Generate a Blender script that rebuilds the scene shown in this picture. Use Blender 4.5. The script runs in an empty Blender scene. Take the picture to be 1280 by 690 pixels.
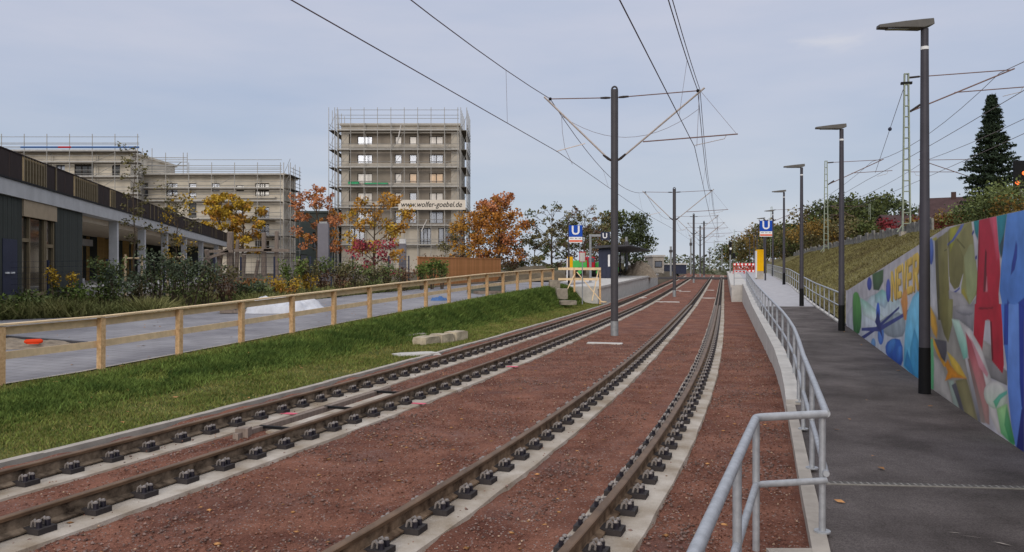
import bpy, math, random
import numpy as np
from mathutils import Vector, Matrix, noise as mnoise
sc = bpy.context.scene
R = math.radians
random.seed(7); rng = np.random.default_rng(7)
# ------------------------------------------------------------------ camera, sky, sun, exposure
HC = 2.15; F = 1000.0; CX = 640.0; Y0 = 336.0
cam = bpy.data.cameras.new('camera'); camo = bpy.data.objects.new('camera', cam)
sc.collection.objects.link(camo); sc.camera = camo
camo.location = (0, 0, HC); camo.rotation_euler = (R(90), 0, 0)
cam.sensor_width = 36; cam.lens = 36 * F / 1280; cam.shift_y = -(345 - Y0) / 1280
cam.clip_start = 0.05; cam.clip_end = 9000
sc.view_settings.view_transform = 'Standard'; sc.view_settings.look = 'None'
sc.view_settings.exposure = 0.08; sc.view_settings.gamma = 1
SUN_EL, SUN_AZ = R(17), R(196)      # azimuth clockwise from +Y (behind and to the left of the camera)
w = bpy.data.worlds.new('World'); sc.world = w; w.use_nodes = True
nt = w.node_tree; nt.nodes.clear()
def N(tree, t, **k):
    n = tree.nodes.new(t)
    for a, v in k.items(): setattr(n, a, v)
    return n
out = N(nt, 'ShaderNodeOutputWorld'); bg = N(nt, 'ShaderNodeBackground'); bg.inputs[1].default_value = 0.1
sky = N(nt, 'ShaderNodeTexSky', sky_type='NISHITA'); sky.sun_disc = False
sky.sun_elevation = SUN_EL; sky.sun_rotation = SUN_AZ
tc = N(nt, 'ShaderNodeTexCoord'); sep = N(nt, 'ShaderNodeSeparateXYZ')
nt.links.new(tc.outputs['Generated'], sep.inputs[0])
ramp = N(nt, 'ShaderNodeValToRGB'); nt.links.new(sep.outputs['Z'], ramp.inputs[0])
el = ramp.color_ramp.elements
def rgb(h):
    h = h.lstrip('#'); v = [int(h[i:i+2], 16) / 255 for i in (0, 2, 4)]
    return tuple((c / 12.92 if c <= .04045 else ((c + .055) / 1.055) ** 2.4) for c in v)
def sc3(c, k): return tuple(x * k for x in c)
for i, (p, h) in enumerate([(0.0, '#c7cdd6'), (0.09, '#b7c1cf'), (0.2, '#b3bdd0'), (0.34, '#c2c6d5'), (1.0, '#ffffff')]):
    e = el[i] if i < 2 else el.new(p)
    e.position = p; e.color = (*rgb(h), 1) if p < 1 else (1.25, 1.27, 1.32, 1)
mp = N(nt, 'ShaderNodeMapping'); mp.inputs['Scale'].default_value = (1.3, 1.3, 6.0)
nt.links.new(tc.outputs['Generated'], mp.inputs[0])
nz = N(nt, 'ShaderNodeTexNoise'); nz.inputs['Scale'].default_value = 1.7; nz.inputs['Detail'].default_value = 6; nz.inputs['Roughness'].default_value = .5
nt.links.new(mp.outputs[0], nz.inputs[0])
cr = N(nt, 'ShaderNodeValToRGB'); nt.links.new(nz.outputs[0], cr.inputs[0])
cr.color_ramp.elements[0].position = .32; cr.color_ramp.elements[1].position = .68
cr.color_ramp.elements[0].color = (.86, .915, .985, 1); cr.color_ramp.elements[1].color = (1.15, 1.09, 1.06, 1)
mul = N(nt, 'ShaderNodeMix', data_type='RGBA', blend_type='MULTIPLY'); mul.inputs[0].default_value = 1
nt.links.new(ramp.outputs[0], mul.inputs[6]); nt.links.new(cr.outputs[0], mul.inputs[7])
gain = N(nt, 'ShaderNodeMix', data_type='RGBA', blend_type='MULTIPLY'); gain.inputs[0].default_value = 1
gain.inputs[7].default_value = (10, 10, 10, 1); nt.links.new(mul.outputs[2], gain.inputs[6])
# one faint bright wisp of cloud at the upper right
cw = Vector((.4, 1, .283)).normalized(); sw = (11, 3, 42)
mw2 = N(nt, 'ShaderNodeMapping'); mw2.inputs['Scale'].default_value = sw; mw2.inputs['Location'].default_value = tuple(-cw[i] * sw[i] for i in range(3)); nt.links.new(tc.outputs['Generated'], mw2.inputs[0])
nw = N(nt, 'ShaderNodeTexNoise'); nw.inputs['Scale'].default_value = 2.4; nw.inputs['Detail'].default_value = 6; nt.links.new(mw2.outputs[0], nw.inputs[0])
lw = N(nt, 'ShaderNodeVectorMath', operation='LENGTH'); nt.links.new(mw2.outputs[0], lw.inputs[0])
ad = N(nt, 'ShaderNodeMath', operation='ADD'); nt.links.new(lw.outputs['Value'], ad.inputs[0]); nt.links.new(nw.outputs[0], ad.inputs[1])
mr_ = N(nt, 'ShaderNodeMapRange', interpolation_type='SMOOTHSTEP'); mr_.inputs[1].default_value = .45; mr_.inputs[2].default_value = 1.05; mr_.inputs[3].default_value = .35; mr_.inputs[4].default_value = 0; nt.links.new(ad.outputs[0], mr_.inputs[0])
wm = N(nt, 'ShaderNodeMix', data_type='RGBA'); wm.inputs[7].default_value = (7.6, 7.3, 7.3, 1); nt.links.new(mr_.outputs[0], wm.inputs[0]); nt.links.new(gain.outputs[2], wm.inputs[6])
mixs = N(nt, 'ShaderNodeMix', data_type='RGBA'); mixs.inputs[0].default_value = .93
nt.links.new(sky.outputs[0], mixs.inputs[6]); nt.links.new(wm.outputs[2], mixs.inputs[7])
nt.links.new(mixs.outputs[2], bg.inputs[0]); nt.links.new(bg.outputs[0], out.inputs[0])
sun = bpy.data.lights.new('sun', 'SUN'); suno = bpy.data.objects.new('sun', sun); sc.collection.objects.link(suno)
sun.energy = 1.5; sun.angle = R(25); sun.color = (1, .92, .82)
sd = Vector((math.sin(SUN_AZ) * math.cos(SUN_EL), math.cos(SUN_AZ) * math.cos(SUN_EL), math.sin(SUN_EL)))
suno.rotation_euler = sd.to_track_quat('Z', 'Y').to_euler()

# ------------------------------------------------------------------ helpers
COL = sc.collection.objects
WL = {}                                     # world location of every object made here (no rotation involved)
def at(x, y, Y): return Vector(((x - CX) / F * Y, Y, HC - (y - Y0) / F * Y))
def px(x, Y): return (x - CX) / F * Y
def pz(y, Y): return HC - (y - Y0) / F * Y
MC = {}
def mat(name, hexc, rough=.85, var=.18, scale=6.0, bump=0.0, bscale=80.0, metal=0.0, island=0.0, hex2=None, spec=.1, stretch=None, cmix=(.35, .65), coord='Object'):
    if name in MC: return MC[name]
    m = bpy.data.materials.new(name); m.use_nodes = True; t = m.node_tree
    b = t.nodes['Principled BSDF']; b.inputs['Roughness'].default_value = rough; b.inputs['Metallic'].default_value = metal
    b.inputs['Specular IOR Level'].default_value = spec
    c = rgb(hexc); tcn = N(t, 'ShaderNodeTexCoord'); src = tcn.outputs[coord]
    if stretch:
        mpn = N(t, 'ShaderNodeMapping'); mpn.inputs['Scale'].default_value = stretch; t.links.new(src, mpn.inputs[0]); src = mpn.outputs[0]
    n1 = N(t, 'ShaderNodeTexNoise'); n1.inputs['Scale'].default_value = scale; n1.inputs['Detail'].default_value = 8; n1.inputs['Roughness'].default_value = .62
    t.links.new(src, n1.inputs[0])
    r = N(t, 'ShaderNodeValToRGB'); t.links.new(n1.outputs[0], r.inputs[0])
    r.color_ramp.elements[0].position, r.color_ramp.elements[1].position = cmix
    c2 = rgb(hex2) if hex2 else sc3(c, 1 + var)
    r.color_ramp.elements[0].color = (*sc3(c, 1 - var), 1); r.color_ramp.elements[1].color = (*c2, 1)
    last = r.outputs[0]
    if island:
        g = N(t, 'ShaderNodeNewGeometry'); mr = N(t, 'ShaderNodeMapRange'); t.links.new(g.outputs['Random Per Island'], mr.inputs[0])
        mr.inputs[3].default_value = 1 - island; mr.inputs[4].default_value = 1 + island
        mx = N(t, 'ShaderNodeVectorMath', operation='SCALE'); t.links.new(last, mx.inputs[0]); t.links.new(mr.outputs[0], mx.inputs['Scale']); last = mx.outputs[0]
    t.links.new(last, b.inputs['Base Color'])
    if bump:
        n2 = N(t, 'ShaderNodeTexNoise'); n2.inputs['Scale'].default_value = bscale; n2.inputs['Detail'].default_value = 6; t.links.new(src, n2.inputs[0])
        bp = N(t, 'ShaderNodeBump'); bp.inputs['Strength'].default_value = bump; bp.inputs['Distance'].default_value = .02
        t.links.new(n2.outputs[0], bp.inputs['Height']); t.links.new(bp.outputs[0], b.inputs['Normal'])
    MC[name] = m; return m

def np_mesh(name, V, Fq, mats, mi=None, smooth=False):
    """V (n,3); Fq (m,k) with constant k."""
    me = bpy.data.meshes.new(name); V = np.asarray(V, np.float32); Fq = np.asarray(Fq, np.int32); m, k = Fq.shape
    me.vertices.add(len(V)); me.vertices.foreach_set('co', V.ravel())
    me.loops.add(m * k); me.loops.foreach_set('vertex_index', Fq.ravel())
    me.polygons.add(m); me.polygons.foreach_set('loop_start', np.arange(0, m * k, k, dtype=np.int32))
    if smooth: me.polygons.foreach_set('use_smooth', np.ones(m, bool))
    for x in (mats if isinstance(mats, (list, tuple)) else [mats]): me.materials.append(x)
    if mi is not None: me.polygons.foreach_set('material_index', np.asarray(mi, np.int32))
    me.update(calc_edges=True); me.validate(); return me
def tag(o, label=None, cat=None, group=None, kind=None):
    if label: o['label'] = label
    if cat: o['category'] = cat
    if group: o['group'] = group
    if kind: o['kind'] = kind
    return o
def put(name, me, parent=None, loc=(0, 0, 0), rot=(0, 0, 0), scale=(1, 1, 1)):
    o = bpy.data.objects.new(name, me); COL.link(o); o.location = loc; o.rotation_euler = rot; o.scale = scale
    pw = Vector((0, 0, 0))
    if parent is not None: o.parent = parent; pw = WL.get(parent.name, pw)
    WL[o.name] = pw + Vector(loc); return o
def thing(name, label, cat, loc=(0, 0, 0), rz=0.0, group=None):
    o = put(name, None, None, loc, (0, 0, rz)); return tag(o, label, cat, group)
class MB:
    def __init__(s): s.v = []; s.f = []; s.m = []; s.mi = 0
    def mats(s, i): s.mi = i; return s
    def add(s, vs, fs):
        o = len(s.v); s.v += [tuple(v) for v in vs]; s.f += [tuple(i + o for i in f) for f in fs]; s.m += [s.mi] * len(fs)
        return s
    def box(s, a, b):
        x0, y0, z0 = a; x1, y1, z1 = b
        return s.add([(x0,y0,z0),(x1,y0,z0),(x1,y1,z0),(x0,y1,z0),(x0,y0,z1),(x1,y0,z1),(x1,y1,z1),(x0,y1,z1)],
                     [(0,3,2,1),(4,5,6,7),(0,1,5,4),(1,2,6,5),(2,3,7,6),(3,0,4,7)])
    def bar(s, p, q, wd, ht, up=(0, 0, 1)):
        p = Vector(p); q = Vector(q); d = (q - p).normalized(); u = Vector(up)
        if abs(d.dot(u)) > .98: u = Vector((0, 1, 0))
        sx = d.cross(u).normalized() * wd / 2; uz = sx.cross(d).normalized() * ht / 2
        vs = [p - sx - uz, p + sx - uz, p + sx + uz, p - sx + uz, q - sx - uz, q + sx - uz, q + sx + uz, q - sx + uz]
        return s.add(vs, [(0,1,2,3),(7,6,5,4),(0,4,5,1),(1,5,6,2),(2,6,7,3),(3,7,4,0)])
    def tube(s, pts, r, n=8, caps=True):
        pts = [Vector(p) for p in pts]; rs = r if isinstance(r, (list, tuple)) else [r] * len(pts)
        o = len(s.v); vs = []; fs = []; prev = None
        for i, p in enumerate(pts):
            d = (pts[min(i + 1, len(pts) - 1)] - pts[max(i - 1, 0)]).normalized()
            if prev is None:
                a = Vector((1, 0, 0)) if abs(d.x) < .9 else Vector((0, 1, 0)); u = d.cross(a).normalized()
            else: u = (prev - d * prev.dot(d)).normalized()
            prev = u; v = d.cross(u)
            for k in range(n):
                t = 2 * math.pi * k / n; vs.append(p + (u * math.cos(t) + v * math.sin(t)) * rs[i])
        for i in range(len(pts) - 1):
            for k in range(n):
                fs.append((i*n+k, i*n+(k+1)%n, (i+1)*n+(k+1)%n, (i+1)*n+k))
        if caps: fs.append(tuple(range(n))[::-1]); fs.append(tuple((len(pts)-1)*n+k for k in range(n)))
        return s.add(vs, fs)
    def cyl(s, c, r, h, n=12, r2=None): c = Vector(c); return s.tube([c, c + Vector((0, 0, h))], [r, r if r2 is None else r2], n)
    def blob(s, c, rx, ry, rz, n=8, m=5):
        vs = [(c[0], c[1], c[2] - rz)]; fs = []
        for j in range(1, m):
            a = -math.pi/2 + math.pi * j / m
            for k in range(n):
                t = 2*math.pi*k/n; vs.append((c[0]+rx*math.cos(a)*math.cos(t), c[1]+ry*math.cos(a)*math.sin(t), c[2]+rz*math.sin(a)))
        vs.append((c[0], c[1], c[2] + rz)); L = len(vs) - 1
        for k in range(n):
            fs.append((0, 1+(k+1)%n, 1+k)); fs.append((L, L-n+k, L-n+(k+1)%n))
            for j in range(m-2): fs.append((1+j*n+k, 1+j*n+(k+1)%n, 1+(j+1)*n+(k+1)%n, 1+(j+1)*n+k))
        return s.add(vs, fs)
    def prism(s, poly, z0, z1):
        n = len(poly)
        return s.add([(x, y, z0) for x, y in poly] + [(x, y, z1) for x, y in poly],
                     [tuple(range(n))[::-1], tuple(range(n, 2*n))] + [(i, (i+1) % n, n+(i+1) % n, n+i) for i in range(n)])
    def mesh(s, name, mats, off=(0, 0, 0), smooth=False):
        me = bpy.data.meshes.new(name); o = Vector(off)
        me.from_pydata([(v[0]-o[0], v[1]-o[1], v[2]-o[2]) for v in s.v], [], s.f)
        for x in (mats if isinstance(mats, (list, tuple)) else [mats]): me.materials.append(x)
        me.polygons.foreach_set('material_index', s.m)
        if smooth: me.polygons.foreach_set('use_smooth', [True] * len(me.polygons))
        me.update()
        if smooth:
            try: me.set_sharp_from_angle(angle=R(40))
            except Exception: pass
        return me
    def build(s, name, mats, parent=None, world=True, smooth=False, bevel=0):
        off = WL.get(parent.name, Vector((0, 0, 0))) if (parent is not None and world) else (0, 0, 0)
        o = put(name, s.mesh(name, mats, off, smooth), parent)
        if bevel:
            b = o.modifiers.new('bevel', 'BEVEL'); b.width = bevel; b.segments = 2; b.limit_method = 'ANGLE'
        return o
def dup(root, loc, rz=None, label=None, scale=None):
    def cp(o, par):
        c = o.copy(); COL.link(c); c.parent = par
        for ch in o.children: cp(ch, c)
        return c
    r = cp(root, None); r.location = loc
    if rz is not None: r.rotation_euler = (0, 0, rz)
    if scale: r.scale = scale
    if label: r['label'] = label
    return r
def fbm(x, y, s=1.0, seed=0): return mnoise.noise(Vector((x * s, y * s, seed * 7.3))) + .5 * mnoise.noise(Vector((x * s * 2.1, y * s * 2.1, seed * 3.1 + 5)))
def grid(name, us, vs, fn, m, parent=None, smooth=True, kind=None):
    V = [fn(u, v) for v in vs for u in us]; nu = len(us)
    Fq = [(j*nu+i, j*nu+i+1, (j+1)*nu+i+1, (j+1)*nu+i) for j in range(len(vs)-1) for i in range(nu-1)]
    o = put(name, np_mesh(name, V, Fq, m, smooth=smooth), parent)
    if kind: o['kind'] = kind
    return o
def text_mesh(s, size, m, ext=.004, shear=0.0, bold=0.0):
    cu = bpy.data.curves.new('txt', 'FONT'); cu.body = s; cu.size = size; cu.extrude = ext; cu.shear = shear; cu.offset = bold
    cu.align_x = 'CENTER'; cu.align_y = 'CENTER'; cu.resolution_u = 3
    o = bpy.data.objects.new('txt', cu); COL.link(o)
    me = bpy.data.meshes.new_from_object(o.evaluated_get(bpy.context.evaluated_depsgraph_get()))
    bpy.data.objects.remove(o); me.materials.clear(); me.materials.append(m); return me

# ------------------------------------------------------------------ materials
M_GRAV = mat('red_gravel', '#6f473b', .95, .26, 1.3, 1.0, 85, hex2='#926553', cmix=(.3, .7))
def rework_gravel(m):
    t = m.node_tree; b = t.nodes['Principled BSDF']; base = b.inputs['Base Color'].links[0].from_socket
    tcn = N(t, 'ShaderNodeTexCoord'); v = N(t, 'ShaderNodeTexVoronoi'); v.inputs['Scale'].default_value = 75; t.links.new(tcn.outputs['Object'], v.inputs[0])
    hs = N(t, 'ShaderNodeSeparateColor'); t.links.new(v.outputs['Color'], hs.inputs[0])
    mr = N(t, 'ShaderNodeMapRange'); mr.inputs[3].default_value = .72; mr.inputs[4].default_value = 1.22; t.links.new(hs.outputs[0], mr.inputs[0])
    sc_ = N(t, 'ShaderNodeVectorMath', operation='SCALE'); t.links.new(base, sc_.inputs[0]); t.links.new(mr.outputs[0], sc_.inputs['Scale'])
    # a few pale and grey grains
    gt = N(t, 'ShaderNodeMath', operation='GREATER_THAN'); gt.inputs[1].default_value = .96; t.links.new(hs.outputs[1], gt.inputs[0])
    mx = N(t, 'ShaderNodeMix', data_type='RGBA'); mx.inputs[7].default_value = (.30, .24, .21, 1); t.links.new(gt.outputs[0], mx.inputs[0]); t.links.new(sc_.outputs[0], mx.inputs[6])
    # broad patches of greyer, coarser chips
    nb = N(t, 'ShaderNodeTexNoise'); nb.inputs['Scale'].default_value = .9; nb.inputs['Detail'].default_value = 7; t.links.new(tcn.outputs['Object'], nb.inputs[0])
    rr = N(t, 'ShaderNodeValToRGB'); rr.color_ramp.elements[0].position = .52; rr.color_ramp.elements[1].position = .70; t.links.new(nb.outputs[0], rr.inputs[0])
    sc2 = N(t, 'ShaderNodeMath', operation='MULTIPLY'); sc2.inputs[1].default_value = .38; t.links.new(rr.outputs[0], sc2.inputs[0])
    mx2 = N(t, 'ShaderNodeMix', data_type='RGBA'); mx2.inputs[7].default_value = (.15, .10, .095, 1); t.links.new(sc2.outputs[0], mx2.inputs[0]); t.links.new(mx.outputs[2], mx2.inputs[6])
    t.links.new(mx2.outputs[2], b.inputs['Base Color'])
rework_gravel(M_GRAV)
M_STONE = mat('gravel_chip', '#6b4438', .95, .3, 9, island=.45, hex2='#8f6756')
M_CONC = mat('concrete', '#a8a096', .9, .16, 2.5, .35, 90)
M_CONCD = mat('dusty_concrete', '#a3937f', .92, .22, 1.6, .5, 80, hex2='#c0b7ab')
M_CONCL = mat('pale_concrete', '#bdb9b3', .88, .12, 3, .25, 80)
M_PLAT = mat('platform_paving', '#aaa8aa', .85, .10, 3, .2, 60)
M_RAILH = mat('worn_rail_steel', '#6d5846', .5, .3, 5, .1, 40, metal=.25, stretch=(1, .4, 1))
M_RAILW = mat('rusty_rail_web', '#5c493b', .85, .35, 6, .3, 60, hex2='#927c66')
M_RAILB = mat('dark_rail_web', '#43382f', .8, .4, 6, .3, 60, hex2='#8a7a68')
M_PLATE = mat('fastening_plate', '#3e3a3a', .7, .2, 20)
M_CLIP = mat('fastening_clip', '#8b8480', .5, .3, 40, metal=.3)
M_CAP = mat('fastening_bolt', '#34323a', .45, .3, 40, metal=.3)
M_ASPH = mat('asphalt', '#544e4c', .9, .2, .9, .7, 150, hex2='#6b6462')
M_GRASS = mat('turf', '#4a5428', .95, .25, 1.1, .6, 50, hex2='#676a38')
M_BLADE = mat('grass_blade', '#5d6d33', .85, .25, 1.0, island=.42, hex2='#7c8644')
M_DRY = mat('dry_turf', '#665d3e', .95, .22, .35, .7, 30, hex2='#77704a')
M_DRYB = mat('dry_grass_blade', '#6f6545', .9, .25, .35, island=.3, hex2='#7c774e')
M_ROAD = mat('grey_pavers', '#88868a', .85, .16, .6, .2, 60, hex2='#9b999b')
M_SOIL = mat('soil', '#5d5446', .95, .25, 1.2, .6, 30)
M_SAND = mat('sandy_gravel', '#8d8172', .95, .25, 6, .8, 40)
M_WOOD = mat('fresh_timber', '#c9a173', .8, .14, 5, .1, 60, hex2='#dcb98d', stretch=(3, 3, 3))
M_WOOD2 = mat('pale_board', '#e2c7a0', .8, .12, 5, .1, 60)
M_WOODO = mat('orange_fence_board', '#bb8152', .8, .14, 3, .1, 60, island=.0)
M_OLDW = mat('weathered_timber', '#877a70', .9, .2, 4, .3, 40, stretch=(4, 4, 1))
M_GALV = mat('galvanised_steel', '#a6a9ad', .5, .14, 14, .05, 50, metal=.3)
M_GALVD = mat('dull_galvanised_steel', '#8d9092', .55, .15, 9, metal=.3)
M_POLE = mat('anthracite_pole', '#4b494c', .5, .08, 4, metal=.1)
M_LAMP = mat('lamp_post_grey', '#48464c', .5, .08, 4, metal=.15)
M_LHEAD = mat('lamp_head', '#5d5a56', .5, .1, 6, metal=.2)
M_WHITE = mat('white_paint', '#e2e2e2', .6, .04, 6)
M_BLACK = mat('black_plastic', '#1b1b1d', .6, .1, 6)
M_WIRE = mat('wire', '#604d50', .6, .1, 6)
M_WIREL = mat('thin_wire', '#7d7274', .6, .1, 6)
M_ARM = mat('cantilever_tube', '#b0a59e', .4, .12, 8, metal=.4)
M_ARMR = mat('red_brown_bar', '#77605b', .6, .12, 8)
M_LATT = mat('lattice_mast_paint', '#8d9585', .7, .15, 6)
M_BRICKD = mat('dark_cladding', '#40433f', .8, .12, 2, .1, 20, stretch=(8, 8, .6))
M_SLAB = mat('slab_concrete', '#b0b0b0', .85, .10, 1.2, .1, 30)
M_RAILP = mat('brown_perforated_panel', '#352c2a', .7, .12, 2)
M_BRONZE = mat('bronze_slat', '#7c6f57', .55, .12, 5, metal=.2)
M_BEIGE = mat('beige_panel', '#a1917a', .75, .08, 3)
M_GLASSD = mat('dark_glass', '#2c2a25', .06, .25, .7, spec=.8)
M_GLASS = mat('window_glass', '#7d828c', .22, .15, .3, spec=1.0, metal=.55)
M_PANEW = mat('glint_pane', '#cfc9c2', .25, .12, 1.5, spec=.6)  # white sun glint on the glass, painted as pane colour
M_PANEO = mat('warm_glint_pane', '#d9b58e', .25, .12, 1.5, spec=.6)  # orange sun glint painted as pane colour
M_FRAME = mat('dark_window_frame', '#3a3432', .6, .1, 4)
M_WALLB = mat('block_wall', '#cbc2b2', .9, .12, .5, .2, 6, hex2='#d8cfbf')
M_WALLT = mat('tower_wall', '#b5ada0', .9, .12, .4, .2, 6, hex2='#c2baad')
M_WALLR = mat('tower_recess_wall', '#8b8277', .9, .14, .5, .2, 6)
M_GREYG = mat('grey_green_wall', '#5c635f', .85, .12, .5)
M_SCAF = mat('scaffold_tube', '#9a9894', .55, .15, 3, metal=.3)
M_DECK = mat('shadow_toned_deck', '#5e5850', .8, .2, 1.5)  # deck colour darkened to imitate the shadow lines under the decks
M_RED = mat('barrier_red', '#c2261c', .5, .05, 3)
M_ORANGE = mat('barrier_orange', '#d5603a', .6, .1, 3)
M_BLUE = mat('sign_blue', '#1d4aa8', .45, .03, 3)
M_YEL = mat('ticket_yellow', '#e3ac10', .5, .04, 3)
M_SHEL = mat('shelter_panel', '#34384a', .5, .1, 3)
M_ROOF = mat('shelter_roof', '#47474b', .6, .1, 3)
M_TARP = mat('white_tarp', '#c6c8ce', .5, .08, 5, .9, 9)
M_TARPB = mat('blue_tarp', '#4b6b9c', .5, .1, 5, .4, 12)
M_REDO = mat('orange_red_plastic', '#d8431f', .5, .05, 5)
M_GREENM = mat('machine_green', '#4fae57', .5, .06, 3)
M_TREADR = mat('machine_red', '#b22a38', .5, .06, 3)
M_ROCK = mat('sandstone', '#a99d88', .9, .22, 4, .6, 20, hex2='#c0b39b')
M_PINK = mat('pink_marking', '#cf6476', .8, .2, 20)
M_BARK = mat('bark', '#54493e', .95, .25, 5, .5, 20, stretch=(3, 3, .6))
M_BARKG = mat('pale_bark', '#7d7163', .95, .2, 5, .4, 20)
M_SLATE = mat('house_roof', '#4d3d3d', .85, .15, 1.5)
M_HOUSE = mat('house_wall', '#4a3a36', .85, .12, 1.5)
def leafm(name, h, h2, isl=.35, sc_=.5): 
    m = mat(name, h, .75, .28, sc_, island=isl, hex2=h2, spec=.2); return m
L_ORANGE = leafm('orange_leaf', '#a0622f', '#b98338'); L_SALMON = leafm('salmon_leaf', '#b26a44', '#bd8158')
L_YEL = leafm('yellow_leaf', '#a98a2c', '#bd9a35'); L_OYEL = leafm('orange_yellow_leaf', '#a8742a', '#b98a37')
L_RED = leafm('red_leaf', '#a13d48', '#b65560'); L_DRED = leafm('dark_red_leaf', '#712a30', '#86343a')
L_GREEN = leafm('green_leaf', '#44502c', '#5c6336'); L_DGREEN = leafm('dark_green_leaf', '#3f4a33', '#525b3c')
L_OLIVE = leafm('olive_leaf', '#656141', '#766d48'); L_FRESH = leafm('fresh_green_leaf', '#5a7034', '#6f7c3c')
L_AUT = leafm('autumn_mixed_leaf', '#7d6433', '#856b33'); L_FIR = leafm('fir_needle', '#2a382c', '#36432f', .3)
S_DG = leafm('shrub_dark_leaf', '#4f5b42', '#69735a', .4, .9); S_G = leafm('shrub_green_leaf', '#5a683c', '#77804e', .4, .9)
L_BROWN = leafm('brown_leaf', '#6e5240', '#7d614a'); L_RUST = leafm('rust_grass', '#9a6a3a', '#ad7a3f')

# ------------------------------------------------------------------ terrain and track functions
def zt(Y): return float(np.interp(Y, [0, 45, 60, 90, 107, 130, 160, 400], [0, 0, .12, .5, .72, 1.0, 1.2, 1.3]))
def XL(Y): return -5.28 + .2628 * Y - 2.246 * math.exp(-max(Y, -3) / 9)
def XR(Y): return -1.119 + .26493 * Y - 1.83 * math.exp(-max(Y, -3) / 6.5)
def off(fn, Y, d):
    s = (fn(Y + .05) - fn(Y - .05)) / .1; q = math.hypot(1, s)
    return fn(Y) + d / q, Y - d * s / q
def ang(fn, Y): return -math.atan((fn(Y + .05) - fn(Y - .05)) / .1)
def zl(Y): return float(np.interp(Y, [-20, 0, 15, 19.5, 27, 36, 45, 60, 100, 150, 260], [.05, .05, .2, .36, .65, .95, 1.15, 1.25, 1.5, 1.7, 1.7]))
def fenceX(Y): return -13.26 + .345 * Y
def kerbX(Y): return off(XL, Y, -1.42)[0]
def zp(Y): return float(np.interp(Y, [-10, 6, 12, 14, 20, 25, 34, 42, 50, 85, 130], [.06, .08, .11, .14, .27, .36, .55, .82, 1.12, 1.65, 1.75]))
def wallX(Y):                                   # outer face of the kerb / retaining wall beside the path
    return float(np.interp(Y, [-6, 5.9, 8, 10, 12, 14.2, 17.3, 26.2, 50, 130], [-1.6, 2.21, 2.86, 3.49, 4.11, 4.78, 5.67, 8.05, 14.42, 35.9]))
def muralX(Y): return .295 * Y + 3.1
def railRX(Y): return .28 * Y + 3.35            # base line of the right-hand guard rail
def pathR(Y): return muralX(Y) if Y < 25 else min(railRX(Y), muralX(25) + (Y - 25) * .28) + .12
def muralTop(Y): return float(np.interp(Y, [-10, 12.5, 25], [2.86, 2.80, 1.475]))
YS = list(np.arange(-3, 20, .5)) + list(np.arange(20, 50, 1.0)) + list(np.arange(50, 131, 3.0))

# ------------------------------------------------------------------ setting
gm = mat('far_ground', '#5b5a45', .95, .2, .02)
put('ground', np_mesh('ground', [(-4000, -400, -.5), (4000, -400, -.5), (4000, 7000, -.5), (-4000, 7000, -.5)], [(0, 1, 2, 3)], gm))['kind'] = 'structure'
# red gravel track bed
us = list(np.linspace(0, 1, 80))
def bedf(u, Y):
    a = kerbX(Y) - .02; b = wallX(Y) + .03; X = a + (b - a) * u
    h = .028 * fbm(X, Y, 1.3, 1) + .018 * fbm(X, Y, 4.0, 2) + (.010 * mnoise.noise(Vector((X * 11, Y * 11, 4))) if Y < 24 else 0)
    dl = (X - XL(Y)) * .96
    if abs(dl) < 1.35: h = min(h, .022)
    if abs(dl + .7525 - .05) < .45: h = min(h, -.025)
    if dl < -1.02: h = .055 + 1.3 * h
    return (X, Y, zt(Y) + h + .008)
grid('gravel_bed', us, list(np.arange(-3, 24, .12)) + list(np.arange(24, 60, .6)) + list(np.arange(60, 175, 4)), bedf, M_GRAV, kind='structure')
# left terrain
def terrf(u, Y):
    a = -260; b = kerbX(Y) - .05
    X = a + (b - a) * (1 - (1 - u) ** 2.2) if u < 1 else b
    fx = fenceX(Y) if Y < 45 else kerbX(Y) - 2
    z = zl(Y) - .10
    if X > fx - .5: z = min(z, .0) - .12
    return (X, Y, z)
grid('site_ground', list(np.linspace(0, 1, 40)), list(np.arange(-12, 60, 1.5)) + list(np.arange(60, 262, 8)), terrf, M_SOIL, kind='structure')
# grass verge between kerb and fence, raised bank
def vergef(t, Y):
    a = kerbX(Y) - .15; b = fenceX(Y) + .05 if Y < 46 else fenceX(46) + .05 + (Y - 46) * .26
    b = min(b, a - .4)
    X = a + (b - a) * t; z0 = zt(Y) + .07; z1 = zl(Y) + .0
    k = float(np.interp(t, [0, .3, .46, .72, .86, 1], [0, .04, .14, .93, 1.03, 1.0])); k = k
    return (X, Y, z0 + (z1 - z0) * k + .035 * fbm(X, Y, .9, 3) * min(1, t * 5) * min(1, (1 - t) * 6))
verge = grid('grass_verge', list(np.linspace(0, 1, 26)), list(np.arange(-3, 47, .4)), vergef, M_GRASS, kind='structure')
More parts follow.
